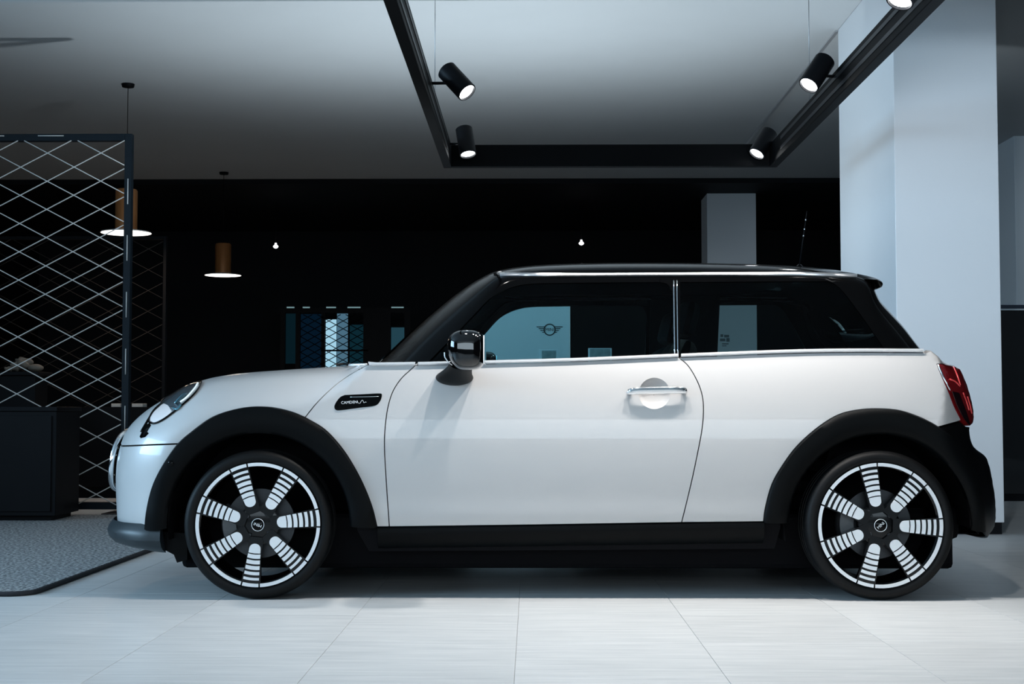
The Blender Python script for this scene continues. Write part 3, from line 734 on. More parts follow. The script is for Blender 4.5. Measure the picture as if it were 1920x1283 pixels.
    for i in range(25):
        u = -PI / 2 + PI * i / 24; r = []
        for j in range(37):
            v = 2 * PI * j / 36; cu, su, cv, sv = math.cos(u), math.sin(u), math.cos(v), math.sin(v)
            x = a_ * spow(cu, .55) * spow(cv, .6); y = b_ * spow(cu, .55) * spow(sv, .7); z = c_ * spow(su, .55)
            if x < 0: z *= 1 + .0 * x; x *= 1 - .28 * max(0, -z / c_) ; z = z * (1 - .18 * (x / a_) ** 2)
            r.append((c0[0] + x, c0[1] + y, c0[2] + z))
        rows.append(r)
    if sd > 0: rows = [[(p[0], 2 * YC - p[1], p[2]) for p in r] for r in rows]
    mir = MB().grid(rows).build('wing_mirror', mat('mirror_cap_black', (0.001, 0.001, 0.0012), 0.05, coat=.6, noise=(300, (.0012, .0012, .0014))), car, True, CAR0, 60)
    ms = (lambda p: (p[0], 2 * YC - p[1], p[2])) if sd > 0 else (lambda p: tuple(p))
    rows = []
    for (px, py, Y, rx, rz) in ((852, 708.5, 5.775, .0775, .034), (852.5, 708, 5.735, .075, .032), (854, 704, 5.705, .067, .030), (858, 697, 5.67, .057, .026), (862, 690, 5.63, .050, .024), (866, 682, 5.59, .048, .024)):
        c = at(px, py, Y); rows.append([ms((c[0] + rx * math.cos(t), c[1] + .012 * math.sin(t) * (1 if Y < 5.7 else .2), c[2] + rz * math.sin(t))) for t in np.linspace(0, 2 * PI, 29)])
    MB().grid(rows).build('mirror_foot', M_CLAD, mir, True, CAR0)
    MB().box(c0[0] + a_ - .004, c0[0] + a_ + .002, c0[1] - .085, c0[1] + .085, c0[2] - .058, c0[2] + .058, .003)
    mg = MB().box(c0[0] + a_ - .006, c0[0] + a_ + .0015, c0[1] - .08, c0[1] + .08, c0[2] - .055, c0[2] + .055, .002)
    mg.v = [ms(p) for p in mg.v]; mg.build('mirror_glass', M_CHROME, mir, False, CAR0)
    q = [at(*p, 5.47) for p in ((833, 661), (834, 670), (840, 679), (848, 685))]; MB().tube([ms(p) for p in q], .0025, 6).build('mirror_lip', M_SATIN, mir, True, CAR0)

    # wheel wells
    for W in (FW, RW):
        c = at(W[0], W[1], 5.71); y0, y1 = (5.76, 6.16) if sd < 0 else (2 * YC - 6.16, 2 * YC - 5.76); rows = []
        for t in np.linspace(math.radians(-2), math.radians(190), 33):
            rows.append([(c[0] + .375 * math.cos(t), y, c[2] + .375 * math.sin(t)) for y in (y0, y1)])
        mb = MB().grid(rows); yi = y1 if sd < 0 else y0
        ring = [(c[0] + .375 * math.cos(t), yi, c[2] + .375 * math.sin(t)) for t in np.linspace(math.radians(-2), math.radians(190), 33)]
        mb.add(ring, [tuple(range(33))]); mb.build('wheel_well', M_DARKSHELL, car, False, CAR0)

# the stretch of moulding at the bonnet's rear corner
for sd in BOTH:
    q = [at(655, 684.6, YC - .60), at(672, 684.2, YC - .645), at(688, 683.8, YC - .672)]
    q = [(p[0], YC + sd * (YC - p[1]), p[2]) for p in q]; MB().tube(catmull(q, n=4), .0055, 8).build('belt_moulding', M_BELT, car, True, CAR0)
# cowl and wiper
q0 = at(650, 687, YC - .3)
MB().box(q0[0] + .03, q0[0] + .25, YC - .52, YC + .52, q0[2] - .12, q0[2] - .03, .01).build('cowl', M_CLAD, car, False, CAR0)
MB().tube([at(632, 684.5, YC - .25), at(645, 682.5, YC - .35), at(654, 683, YC - .52)], .006, 6).build('wiper', M_CLAD, car, True, CAR0)

# spoiler
SP = [(1548, 505.5), (1586, 508.5), (1625, 516), (1647, 524), (1655.5, 532), (1654.5, 539), (1642, 544), (1630, 541), (1606, 527), (1570, 514)]
SPc = catmull(SP + [SP[0]], n=4)[:-1]; base = np.array([at(p[0], p[1], YC - .52) for p in SPc]); cen = base.mean(0); rows = []
for t in np.linspace(-1, 1, 31):
    sc = (1 - abs(t) ** 14) ** .5 * .96 + .04; r = []
    for p in base:
        x = cen[0] + (p[0] - cen[0]) * (1 - .02 * t * t) * (sc * .4 + .6) - .05 * max(0, abs(t) - .9) * 2; z = cen[2] + (p[2] - cen[2]) * sc + .012 * (1 - (t / .83) ** 2); r.append((x, YC + t * .60, z))
    rows.append(r + r[:1])
MB().grid(rows).build('roof_spoiler', M_GLOSSBLACK, car, True, CAR0)
# aerial
p0, p1 = at(1499, 499, YC), at(1513, 396, YC)
an = MB().tube([p0, p1], [.0032, .0020], 8).build('aerial', M_BLACK, car, True, CAR0)
MB().lathe([(.028, -.03), (.024, .0), (.014, .012), (.006, .02), (.001, .022)], p0 - np.array((0, 0, .012)), (0, 0, 1), 16).build('aerial_base', M_GLOSSBLACK, an, True, CAR0)
for t in (.55, .67, .84): MB().lathe([(.0021, -.004), (.0032, -.002), (.0032, .002), (.0021, .004)], p0 + (p1 - p0) * t, p1 - p0, 8).build('aerial_collar', M_SATIN, an, True, CAR0)

# underbody
ub = MB().box(-1.46, 1.75, YC - .60, YC + .60, .10, .33, .02); ub.box(-1.58, -1.40, YC - .60, YC + .60, .175, .31, .03); ub.box(1.5, 1.78, YC - .6, YC + .6, .22, .36, .03)
ub.build('underbody', M_DARKSHELL, car, False, CAR0)
for sd in BOTH:   # mud flap ahead of the front wheel
    p = [at(x, y, 5.86) for x, y in ((278, 1012), (300, 1026), (327, 1040), (333, 1055), (352, 1050), (352, 1000), (290, 996))]
    MB().prism(p, lambda v: (v[0], YC + sd * .70, v[2]), lambda v: (v[0], YC + sd * .50, v[2])).build('air_deflector', M_CLAD, car, False, CAR0)

# interior
M_SEAT = mat('seat_fabric', (0.004, 0.0045, 0.005), 0.85, noise=(60, (0.007, 0.0075, 0.008)), bump=(200, .2), spec=.1)
def pad(mb, x0, z0, x1, z1, th, y0, y1):
    """padded slab from (x0,z0) to (x1,z1) in side view"""
    d = np.array((x1 - x0, z1 - z0)); L = np.hypot(*d); d /= L; n = np.array((-d[1], d[0])); rows = []
    for t in np.linspace(0, 2 * PI, 21):
        c, s_ = math.cos(t), math.sin(t); u = L / 2 * (1 + math.copysign(abs(c) ** .35, c)); w_ = th / 2 * math.copysign(abs(s_) ** .6, s_)
        rows.append([(x0 + d[0] * u + n[0] * w_ * e, y, z0 + d[1] * u + n[1] * w_ * e) for y, e in ((y0, .3), (y0 + .02, .8), (y0 + .06, 1), (y1 - .06, 1), (y1 - .02, .8), (y1, .3))])
    return mb.grid(rows)
for sd in BOTH:
    yc = YC + sd * .36
    mb = MB(); pad(mb, .02, .52, .50, .50, .16, yc - .25, yc + .25); st = mb.build('front_seat', M_SEAT, car, True, CAR0)
    mb = MB(); pad(mb, .47, .52, .66, 1.05, .13, yc - .25, yc + .25); mb.build('seat_back', M_SEAT, st, True, CAR0)
    mb = MB(); pad(mb, .655, 1.08, .69, 1.22, .09, yc - .13, yc + .13); mb.build('headrest', M_SEAT, st, True, CAR0)
mb = MB(); pad(mb, .85, .50, 1.25, .48, .16, YC - .55, YC + .55); rb = mb.build('rear_bench', M_SEAT, car, True, CAR0)
mb = MB(); pad(mb, 1.20, .50, 1.36, .93, .12, YC - .55, YC + .55); mb.build('bench_back', M_SEAT, rb, True, CAR0)
mb = MB().box(-.62, -.28, YC - .70, YC + .70, .62, .90, .04); ds = mb.build('dashboard', M_SEAT, car, False, CAR0)
c = np.array((-.17, YC - .36, .86)); ax = np.array((.92, 0, .38)); u = np.array((0, 1, 0)); v = np.cross(ax, u)
sw = MB().tube([c + .175 * (u * math.cos(t) + v * math.sin(t)) for t in np.linspace(0, 2 * PI, 33)[:-1]], .014, 8, closed=True).build('steering_wheel', M_SEAT, car, True, CAR0)
MB().tube([c + u * .17, c, c - u * .17], .012, 6).build('wheel_spoke', M_SEAT, sw, True, CAR0); MB().tube([c, c - ax * .2], .03, 8).build('steering_column', M_SEAT, sw, True, CAR0)
# wide trim behind the passenger's door, far side
ft = [(.60, .92), (.97, .92), (.955, .96), (.945, 1.00), (.945, 1.36), (.60, 1.36)]
pp, _ = GREEN.pts(np.array(ft), -.03, 1); pp2, _ = GREEN.pts(np.array(ft), -.05, 1)
mb = MB(); mb.add(list(pp) + list(pp2), [tuple(range(6)), tuple(range(11, 5, -1))] + [(i, (i + 1) % 6, 6 + (i + 1) % 6, 6 + i) for i in range(6)]); mb.build('pillar_trim', M_DARKSHELL, car, False, CAR0)

# ------------------------------------------------------------------ wheels
RR_ = .2485; TR = .2990
M_MACH = mat('machined_alloy', (0.80, 0.82, 0.84), 0.35, 0.35, noise=(120, (0.76, 0.78, 0.80)))
M_RIM = mat('black_alloy', (0.0012, 0.0012, 0.0015), 0.2, coat=.2, noise=(60, (0.0016, 0.0016, 0.002)), spec=.2)
M_DISC = mat('brake_steel', (0.05, 0.052, 0.055), 0.4, 1.0, noise=(90, (0.04, 0.042, 0.045)))


def pl(u, v, y): return (u, y, v)


def plate(poly, y0, y1):
    return MB().prism(poly, lambda p: (p[0], y0, p[1]), lambda p: (p[0], y1, p[1]))


def rot2(p, a): return (p[0] * math.cos(a) - p[1] * math.sin(a), p[0] * math.sin(a) + p[1] * math.cos(a))


def make_wheel(cx, cz, base, text_ang):
    C = np.array((cx, 5.71, cz)); org = C
    def loc(mb): mb.v = [tuple(np.array(p) + C) for p in mb.v]; return mb
    rim = MB().lathe([(.235, .004), (.2485, 0), (.2500, .006), (.246, .02), (.232, .03), (.226, .10), (.222, .17), (.246, .19)], (0, 0, 0), (0, 1, 0), 72)
    rim.lathe([(.0001, .012), (.070, .012), (.082, .016), (.085, .045), (.0001, .06)], (0, 0, 0), (0, 1, 0), 40)
    for k in range(7):
        a = base + 2 * PI * k / 7
        P = [(.055, -.034), (.055, .034)] + [(.235 * math.cos(t), .235 * math.sin(t)) for t in np.linspace(.165, -.165, 7)]
        P = [(.05, .030), (.12, .026), (.19, .0345)] + P[2:] + [(.19, -.0345), (.12, -.026), (.05, -.030)]
        pr = plate([rot2(p, a) for p in P], .003, .030); rim.add(pr.v, pr.f)
    w_ = loc(rim).build('wheel', M_RIM, car, True, org, 35)
    ty = loc(MB().lathe([(.243, .014), (.250, .004), (.262, -.003), (.275, -.004), (.286, .002), (.2945, .016), (.2985, .034), (.299, .050), (.291, .053), (.291, .061), (.299, .064), (.299, .090), (.291, .093), (.291, .101), (.299, .104), (.299, .135), (.291, .138), (.291, .146), (.299, .149), (.2985, .168), (.292, .186), (.275, .199), (.243, .186)], (0, 0, 0), (0, 1, 0), 96))
    ty.build('tyre', M_RUBBER, w_, True, org, 40)
    # ring segments and spoke bars of machined alloy
    for k in range(7):
        a = base + 2 * PI * k / 7; g = math.radians(.75); sp = math.radians(8.4)
        for (t0, t1) in ((a - sp + g, a + sp - g), (a + sp + g, a + 2 * PI / 7 - sp - g)):
            T = np.linspace(t0, t1, 9); P = [(.2482 * math.cos(t), .2482 * math.sin(t)) for t in T] + [(.2348 * math.cos(t), .2348 * math.sin(t)) for t in T[::-1]]
            loc(plate(P, -.0025, .006)).build('rim_segment', M_MACH, w_, False, org)
    bars = []
    for (r0, r1) in ((.48, .546), (.574, .636), (.665, .725), (.76, .81), (.853, .894)):
        r0 *= RR_; r1 *= RR_; hw = lambda r: RR_ * (.088 + (r / RR_ - .31) * .066); P = []
        for r in (r0, r1):
            t = math.asin(hw(r) / r); T = np.linspace(-t, t, 6); T = T if r == r0 else T[::-1]; P += [(r * math.cos(q), r * math.sin(q)) for q in T]
        bars.append(P)
    T = np.linspace(PI / 2, 3 * PI / 2, 10); hwv = RR_ * .09
    blob = [(RR_ * .385 + hwv * .88 * math.cos(t), hwv * math.sin(t)) for t in T] + [(RR_ * .455, -hwv * 1.06), (RR_ * .462, 0), (RR_ * .455, hwv * 1.06)]
    shapes = [plate(P, -.0005, .006) for P in bars + [blob]]; meshes = []
    for s_ in shapes: meshes.append(s_.build('spoke_bar', M_MACH, w_, False, (0, 0, 0)))
    for s_ in meshes:
        s_.location = (0, 0, 0); s_.rotation_euler = (0, -base, 0)
        for k in range(1, 7):
            c = bpy.data.objects.new('spoke_bar', s_.data); COL.objects.link(c); c.parent = w_; c.rotation_euler = (0, -(base + 2 * PI * k / 7), 0)
    cap = loc(MB().lathe([(.0001, -.004), (.020, -.003), (.0255, .001), (.0265, .013)], (0, 0, 0), (0, 1, 0), 32)).build('hub_cap', M_GLOSSBLACK, w_, True, org)
    loc(MB().tube([(.0245 * math.cos(t), -.002, .0245 * math.sin(t)) for t in np.linspace(0, 2 * PI, 33)[:-1]], .0013, 6, closed=True)).build('cap_ring', M_MACH, w_, True, org)
    tv, tf = text_mesh('MINI', .0165); V = [rot2(v, text_ang) for v in tv]; obj('cap_lettering', [(C[0] + v[0], C[1] - .0052, C[2] + v[1]) for v in V], tf, M_MACH, w_, False, org)
    for k in range(4):
        a = base + PI / 4 + k * PI / 2; loc(MB().lathe([(.0001, .006), (.006, .006), (.008, .008), (.008, .016)], (.052 * math.cos(a), 0, .052 * math.sin(a)), (0, 1, 0), 6)).build('wheel_bolt', M_DISC, w_, False, org)
    loc(MB().lathe([(.05, .075), (.140, .075), (.140, .092), (.05, .092)], (0, 0, 0), (0, 1, 0), 48, closed=True)).build('brake_disc', M_DISC, w_, False, org)
    cal = MB(); rows = [[(r * math.cos(t), y, r * math.sin(t)) for (r, y) in ((.095, .055), (.150, .055), (.158, .075), (.158, .11), (.095, .11))] for t in np.linspace(math.radians(150), math.radians(205), 8)]; cal.grid(rows)
    cal.f += [(0, 1, 2, 3, 4), (35, 36, 37, 38, 39)]
    loc(cal).build('brake_caliper', mat('caliper_grey', (0.10, 0.105, 0.11), 0.4, 0.6, noise=(60, (.08, .085, .09))), w_, True, org, 40)
    return w_


cF, cR = at(FW[0], FW[1], 5.71), at(RW[0], RW[1], 5.71)
wf = make_wheel(cF[0], TR, math.radians(6.2), math.radians(160)); wf.rotation_euler.z = math.radians(3.0)
wr = make_wheel(cR[0], TR, math.radians(-2.0), math.radians(42))
for w0 in (wf, wr):
    c = copy_tree(w0, car); c.location.y = (2 * YC - 5.71) - CAR0[1]; c.rotation_euler.z = PI + (math.radians(3.0) if w0 is wf else 0)

# ------------------------------------------------------------------ suspended lighting rail and its spotlights
M_RAIL = mat('black_powder_coat', (0.0015, 0.0018, 0.0024), 0.5, noise=(40, (0.002, 0.0024, 0.003)), spec=0.06)
RZ0, RZ1 = 2.40, 2.55; RXL, RXR, RYN, RYFAR = -.593, 1.662, 5.30, 9.52; RWD = .055
rail = thing('lighting_rail', 'black rectangular lighting rail hung below the ceiling on thin wires', 'light rail', (.53, 7.4, RZ0))
MB().box(RXL, RXL + RWD, RYN, RYFAR + RWD, RZ0, RZ1, .003).build('rail_bar', M_RAIL, rail, origin=rail.location)
MB().box(RXR - RWD, RXR, RYN, RYFAR + RWD, RZ0, RZ1, .003).build('rail_bar', M_RAIL, rail, origin=rail.location)
MB().box(RXL + RWD, RXR - RWD, RYFAR, RYFAR + RWD, RZ0, RZ1, .003).build('rail_bar', M_RAIL, rail, origin=rail.location)
MB().box(RXL + RWD, RXR - RWD, RYN, RYN + RWD, RZ0, RZ1, .003).build('rail_bar', M_RAIL, rail, origin=rail.location)
M_TRK = mat('track_aluminium', (0.03, 0.031, 0.034), 0.4, 0.5, noise=(30, (0.025, 0.026, 0.029)), spec=.2)
for (x, sg) in ((RXL + RWD, 1), (RXR - RWD, -1)):
    for z in (2.435, 2.50):
        xs = sorted((x - sg * .001, x + sg * .0035)); MB().box(xs[0], xs[1], RYN + .2, 9.1, z, z + .022, .001).build('track_lip', M_TRK, rail, origin=rail.location)
M_WIRE = mat('steel_wire', (0.55, 0.56, 0.58), 0.35, 0.9, noise=(20, (.5, .5, .52)))
for (x, y) in ((RXL + .027, 8.29), (RXR - .027, 8.29), (RXL + .027, 5.9), (RXR - .027, 5.9)):
    MB().tube([(x, y, RZ1 - .01), (x, y, CEIL - .001)], .0022, 6).build('suspension_wire', M_WIRE, rail, True, rail.location)
M_LENS = mat('spot_lens', (1, 1, 1), 0.3, emit=(0.93, 0.97, 1.0), strength=14, noise=(20, (.95, .95, .95)))
M_SPOT = mat('spot_black', (0.004, 0.0045, 0.006), 0.45, noise=(60, (0.006, 0.0065, 0.008)), spec=0.12)


def spotlight(cen, axis, foot, label, power, color=(1, .97, .93), cone=70, length=.20, rad=.056, group='spotlights on the black rail'):
    cen = np.array(cen); ax = np.array(axis, float); ax /= np.linalg.norm(ax); t = thing('spotlight', label, 'spotlight', cen, group)
    L = length / 2
    MB().lathe([(.0001, -L), (rad - .006, -L), (rad, -L + .006), (rad, L - .003), (rad - .003, L), (rad - .007, L), (rad - .010, L - .015), (.0001, L - .017)], cen, ax, 32).build('housing', M_SPOT, t, True, cen, 40)
    le = MB(); le.lathe([(.0001, L - .0125), (rad * .55, L - .0095), (rad - .009, L - .012)], cen, ax, 28); le.build('lens', M_LENS, t, True, cen)
    f = np.array(foot); MB().tube([f, np.array((cen[0] + (f[0] - cen[0]) * .3, cen[1] + (f[1] - cen[1]) * .3, f[2])), cen], .0085, 8).build('arm', M_SPOT, t, True, cen)
    l = bpy.data.lights.new('spot_beam', 'SPOT'); l.energy = power; l.color = color; l.spot_size = math.radians(cone); l.spot_blend = .6; l.shadow_soft_size = rad * .8
    o = bpy.data.objects.new('spot_beam', l); COL.objects.link(o); o.parent = t; o.location = ax * (L + .01); o.rotation_euler = Vector(ax).to_track_quat('-Z', 'Y').to_euler()
    return t


xl, xr = RXL + RWD, RXR - RWD
spotlight((-.404, 7.65, 2.545), (.60, -.38, -.72), (xl - .005, 7.65, 2.535), 'upper left black spotlight tilted to the right on the rail', 12)
spotlight((-.433, 9.38, 2.545), (.16, -.30, -.94), (xl - .005, 9.38, 2.53), 'lower left black spotlight pointing down beside the far rail corner', 12)
spotlight((1.515, 7.48, 2.545), (-.52, -.36, -.77), (xr + .005, 7.5, 2.53), 'upper right black spotlight tilted left in front of the broad column', 14)
spotlight((1.553, 9.46, 2.545), (-.50, -.30, -.80), (xr + .005, 9.46, 2.53), 'lower right black spotlight tilted left at the far rail corner', 12)
spotlight((1.53, 5.74, 2.50), (-.35, -.25, -.9), (xr + .005, 5.74, 2.52), 'rightmost spotlight with only its lit face in the top edge of the photo', 40)
# unseen lamps added on the rail's near side to give the overhead light
KEY = 96
for x, e in ((-.30, .15), (.20, 1.0), (.75, 1.3), (1.30, .28)):
    ax = np.array((.04, -.06, -1.)); ax /= np.linalg.norm(ax); c = np.array((x, 5.42, 2.475)); L = .10; ro = rail.location
    MB().lathe([(.0001, -L), (.050, -L), (.056, -L + .006), (.056, L - .003), (.053, L), (.049, L), (.046, L - .015), (.0001, L - .017)], c, ax, 32).build('added_lamp_head', M_SPOT, rail, True, ro, 40)
    MB().lathe([(.0001, L - .0125), (.03, L - .0095), (.047, L - .012)], c, ax, 28).build('added_lamp_lens', M_LENS, rail, True, ro)
    MB().tube([(x, RYN + RWD - .005, 2.50), (x, 5.40, 2.50)], .0085, 8).build('added_lamp_arm', M_SPOT, rail, True, ro)
    l = bpy.data.lights.new('added_lamp_beam', 'SPOT'); l.energy = KEY * e; l.color = (1, .965, .93); l.spot_size = math.radians(115); l.spot_blend = .5; l.shadow_soft_size = .04
    o = bpy.data.objects.new('added_lamp_beam', l); COL.objects.link(o); o.parent = rail; o.location = Vector(c + ax * (L + .01)) - rail.location; o.rotation_euler = Vector(ax).to_track_quat('-Z', 'Y').to_euler()
# unseen lamp added on the near bar to brighten the broad column
c = np.array((1.50, 5.02, 2.345)); ax = np.array((2.62, 8.78, 1.5)) - c; ax /= np.linalg.norm(ax); L = .10; ro = rail.location
MB().lathe([(.0001, -L), (.050, -L), (.056, -L + .006), (.056, L - .003), (.053, L), (.049, L), (.046, L - .015), (.0001, L - .017)], c, ax, 32).build('added_lamp_head', M_SPOT, rail, True, ro, 40)
MB().lathe([(.0001, L - .0125), (.03, L - .0095), (.047, L - .012)], c, ax, 28).build('added_lamp_lens', M_LENS, rail, True, ro)
MB().tube([(1.50, RYN + .01, RZ0 + .02), (1.50, 5.03, 2.36)], .0085, 8).build('added_lamp_arm', M_SPOT, rail, True, ro)
l = bpy.data.lights.new('added_lamp_beam', 'SPOT'); l.energy = 190; l.color = (.80, .90, 1.0); l.spot_size = math.radians(62); l.spot_blend = .9; l.shadow_soft_size = .045
o = bpy.data.objects.new('added_lamp_beam', l); COL.objects.link(o); o.parent = rail; o.location = Vector(c + ax * (L + .01)) - rail.location; o.rotation_euler = Vector(ax).to_track_quat('-Z', 'Y').to_euler()
# unseen floor uplighters added behind the car to brighten the ceiling
UP = 310
def uplighter(x, y, label, e, tilt):
    t = thing('added_uplighter', label, 'uplighter', (x, y, 0), 'added unseen uplighters behind the car'); o = t.location
    MB().lathe([(.0001, 0), (.11, 0), (.11, .02), (.10, .03), (.09, .22), (.085, .225), (.078, .20), (.0001, .19)], (x, y, 0), (0, 0, 1), 32).build('housing', M_SPOT, t, True, o, 40)
    MB().lathe([(.0001, .203), (.077, .203)], (x, y, 0), (0, 0, 1), 28).build('lens', M_LENS, t, True, o)
    l = bpy.data.lights.new('added_uplight_beam', 'SPOT'); l.energy = UP * e; l.color = (.80, .92, 1.0); l.spot_size = math.radians(115); l.spot_blend = 1.0; l.shadow_soft_size = .07
    b = bpy.data.objects.new('added_uplight_beam', l); COL.objects.link(b); b.parent = t; b.location = (0, 0, .235); b.rotation_euler = Vector(tilt).to_track_quat('-Z', 'Y').to_euler()
uplighter(-1.2, 9.80, 'added unseen floor uplighter behind the front of the car', .85, (0, .05, 1))
uplighter(.75, 9.80, 'added unseen floor uplighter behind the rear of the car', .72, (0, .05, 1))

# ------------------------------------------------------------------ wire screens
M_FRAME = mat('blue_black_steel', (0.004, 0.010, 0.016), 0.5, 0.0, noise=(30, (0.006, 0.013, 0.020)), spec=.2)
M_LACE = mat('white_cord', (0.80, 0.80, 0.78), 0.7, noise=(60, (.72, .72, .7)))


def clip_seg(p, q, x0, x1, z0, z1):
    t0, t1 = 0.0, 1.0; d = (q[0] - p[0], q[1] - p[1])
    for a, b in ((-d[0], p[0] - x0), (d[0], x1 - p[0]), (-d[1], p[1] - z0), (d[1], z1 - p[1])):
        if abs(a) < 1e-12:
            if b < 0: return None
            continue
        t = b / a
        if a < 0: t0 = max(t0, t)
        else: t1 = min(t1, t)
    return None if t0 >= t1 else ((p[0] + d[0] * t0, p[1] + d[1] * t0), (p[0] + d[0] * t1, p[1] + d[1] * t1))


def screen(label, x0, x1, Y, z0, z1, pitch, slope, zoff, r, m_lace, dashes=True, post=.052, fm=None):
    M_FRAME = fm or MATS['blue_black_steel']; t = thing('wire_screen', label, 'screen', ((x0 + x1) / 2, Y, 0)); o = t.location
    for (a, b, c, d) in ((x0, x0 + post, z0, z1), (x1 - post, x1, z0, z1)): MB().box(a, b, Y - .03, Y + .03, c, d, .003).build('post', M_FRAME, t, origin=o)
    for z in (z0 + .02, z1 - post): MB().box(x0 + post, x1 - post, Y - .03, Y + .03, z, z + post, .003).build('frame_rail', M_FRAME, t, origin=o)
    MB().box(x0 - .05, x0 + .15, Y - .16, Y + .16, 0, .02, .004).build('foot', M_FRAME, t, origin=o); MB().box(x1 - .15, x1 + .01, Y - .16, Y + .16, 0, .02, .004).build('foot', M_FRAME, t, origin=o)
    xi0, xi1, zi0, zi1 = x0 + post, x1 - post, z0 + post, z1 - post; k = -60
    while k < 60:
        for s_, oo in ((1, zoff[0]), (-1, zoff[1])):
            zc = oo + k * pitch; sg = clip_seg((xi1 - 6, zc - s_ * slope * 6), (xi1, zc), xi0, xi1, zi0, zi1)      # lines meet the right post at zc
            if sg: MB().tube([(sg[0][0], Y - .033, sg[0][1]), (sg[1][0], Y - .033, sg[1][1])], r, 6).build('wire', m_lace, t, True, o)
        k += 1
    if dashes:          # loops of the lacing round the post
        for k in range(12):
            zt = zi1 - .02 - k * 2 * pitch
            if zt - pitch > zi0: MB().tube([(x1 - post * .45, Y - .034, zt - .45), (x1 - post * .45, Y - .034, zt - .45 + pitch * .9)], r * .9, 6).build('lacing', m_lace, t, True, o)
        for k in range(4):
            xe = xi1 - .45 - k * .44; MB().tube([(xe - .19, Y - .034, z1 - post * .3), (xe, Y - .034, z1 - post * .3)], r * .9, 6).build('lacing', m_lace, t, True, o)
    return t


SY = 10.36
zt = at(245, 252, SY)[2]; xr_ = at(247.5, 400, SY)[0]; sp = 53.6 / F_PX * SY
# heights at which the two families of wires reach the right post
zd = at(234, 311.3, SY)[2]; za = at(234, 317.8, SY)[2]
screen('tall steel screen strung with white diagonal cords left of the car', -5.2, xr_, SY, 0.02, zt, sp, .528, (za, zd), .0042, M_LACE)
screen('dim second wire screen standing behind the white corded screen', -5.0, at(312, 600, 12.9)[0], 12.9, .02, 2.35, .19, .53, (.4, .45), .003, mat('dull_cord', (0.045, 0.035, 0.03), 0.8, noise=(40, (.03, .025, .02))), False, .03, M_BLACK)

# ------------------------------------------------------------------ furniture by the screen
cb = thing('low_cabinet', 'black low cabinet at the left edge in front of the corded screen', 'cabinet', (-4.2, 9.75, 0)); o = cb.location
x1 = at(105, 860, 9.55)[0]; z1 = at(60, 763, 9.55)[2]
MB().box(-5.2, x1, 9.55, 10.05, .05, z1 - .03, .004).build('body', M_BLACK, cb, origin=o); MB().box(-5.22, x1 + .008, 9.535, 10.06, z1 - .03, z1, .003).build('top', M_BLACK, cb, origin=o)
for k in range(3): MB().box(x1 - .03 - .50 * (k + 1) + .005, x1 - .03 - .50 * k, 9.538, 9.55, .08, z1 - .06, .002).build('door', M_BLACK, cb, origin=o)
MB().box(-5.15, x1 - .04, 9.6, 10.0, .0172, .05).build('plinth', M_BLACK, cb, origin=o)

pd = at(45, 698, 11.1); st = thing('display_stand', 'tall black display stand behind the corded screen', 'stand', (pd[0], 11.1, 0)); o = st.location
MB().box(pd[0] - .14, pd[0] + .14, 10.96, 11.24, .03, pd[2] - .03, .005).build('shaft', M_BLACK, st, origin=o); MB().box(pd[0] - .17, pd[0] + .17, 10.93, 11.27, pd[2] - .03, pd[2], .004).build('top', M_BLACK, st, origin=o); MB().box(pd[0] - .17, pd[0] + .17, 10.93, 11.27, 0, .03, .004).build('base', M_BLACK, st, origin=o)
M_STONE = mat('pale_shell', (0.30, 0.25, 0.20), 0.8, noise=(14, (0.12, 0.10, 0.08)), bump=(30, .4))
orn = thing('shell_ornament', 'small pale crumpled shell ornament behind the corded screen', 'ornament', (pd[0], 11.1, pd[2])); o = orn.location
def lump(name, c, r, seed, mt, amp=.18):
    bm = bmesh.new(); bmesh.ops.create_icosphere(bm, subdivisions=3, radius=1); rs = np.random.RandomState(seed); ph = rs.rand(6, 4) * 6
    for v in bm.verts:
        n = sum(math.sin(3.2 * (v.co.x * p[0] + v.co.y * p[1] + v.co.z * p[2]) * .35 + p[3]) for p in ph) / 6; v.co *= 1 + amp * n; v.co = Vector((v.co.x * r[0], v.co.y * r[1], v.co.z * r[2]))
    bm.verts.index_update(); ob = obj(name, [tuple(np.array(v.co) + c) for v in bm.verts], [[v.index for v in f.verts] for f in bm.faces], mt, orn, True, o); bm.free(); return ob
lump('bowl', at(67, 690, 11.05), (.060, .06, .030), 1, M_STONE, .1); lump('shell', at(48, 683, 11.1), (.055, .05, .042), 2, M_STONE, .5); lump('shell', at(30, 688, 11.12), (.04, .04, .032), 3, M_STONE, .6)
lump('shell', at(39, 677, 11.12), (.04, .03, .026), 5, M_STONE, .6); lump('shell', at(16, 692, 11.1), (.030, .03, .018), 8, M_STONE, .6)

sbp = at(200, 763.5, 12.3); sb = thing('sideboard', 'long black sideboard with white blocks on top behind the screen post', 'sideboard', (-3.4, 12.5, 0)); o = sb.location
MB().box(-5.0, at(300, 763, 12.3)[0], 12.3, 12.75, .10, sbp[2], .004).build('body', M_BLACK, sb, origin=o); MB().box(-4.9, at(292, 763, 12.3)[0], 12.35, 12.7, 0, .10).build('plinth', M_BLACK, sb, origin=o)
M_PAPER = mat('white_paper', (0.62, 0.62, 0.60), 0.7, noise=(30, (.55, .55, .53)))
for (a, b, lab) in ((209, 226, 'left white paper block on the black sideboard behind the post'), (247.5, 268, 'right white paper block on the black sideboard near the bonnet')):
    p, q = at(a, 763, 12.32), at(b, 757, 12.32); tag(MB().box(p[0], q[0], 12.31, 12.45, sbp[2], q[2], .003).build('paper_block', M_PAPER, origin=((p[0] + q[0]) / 2, 12.38, sbp[2])), lab, 'paper block', 'paper blocks on the sideboard')

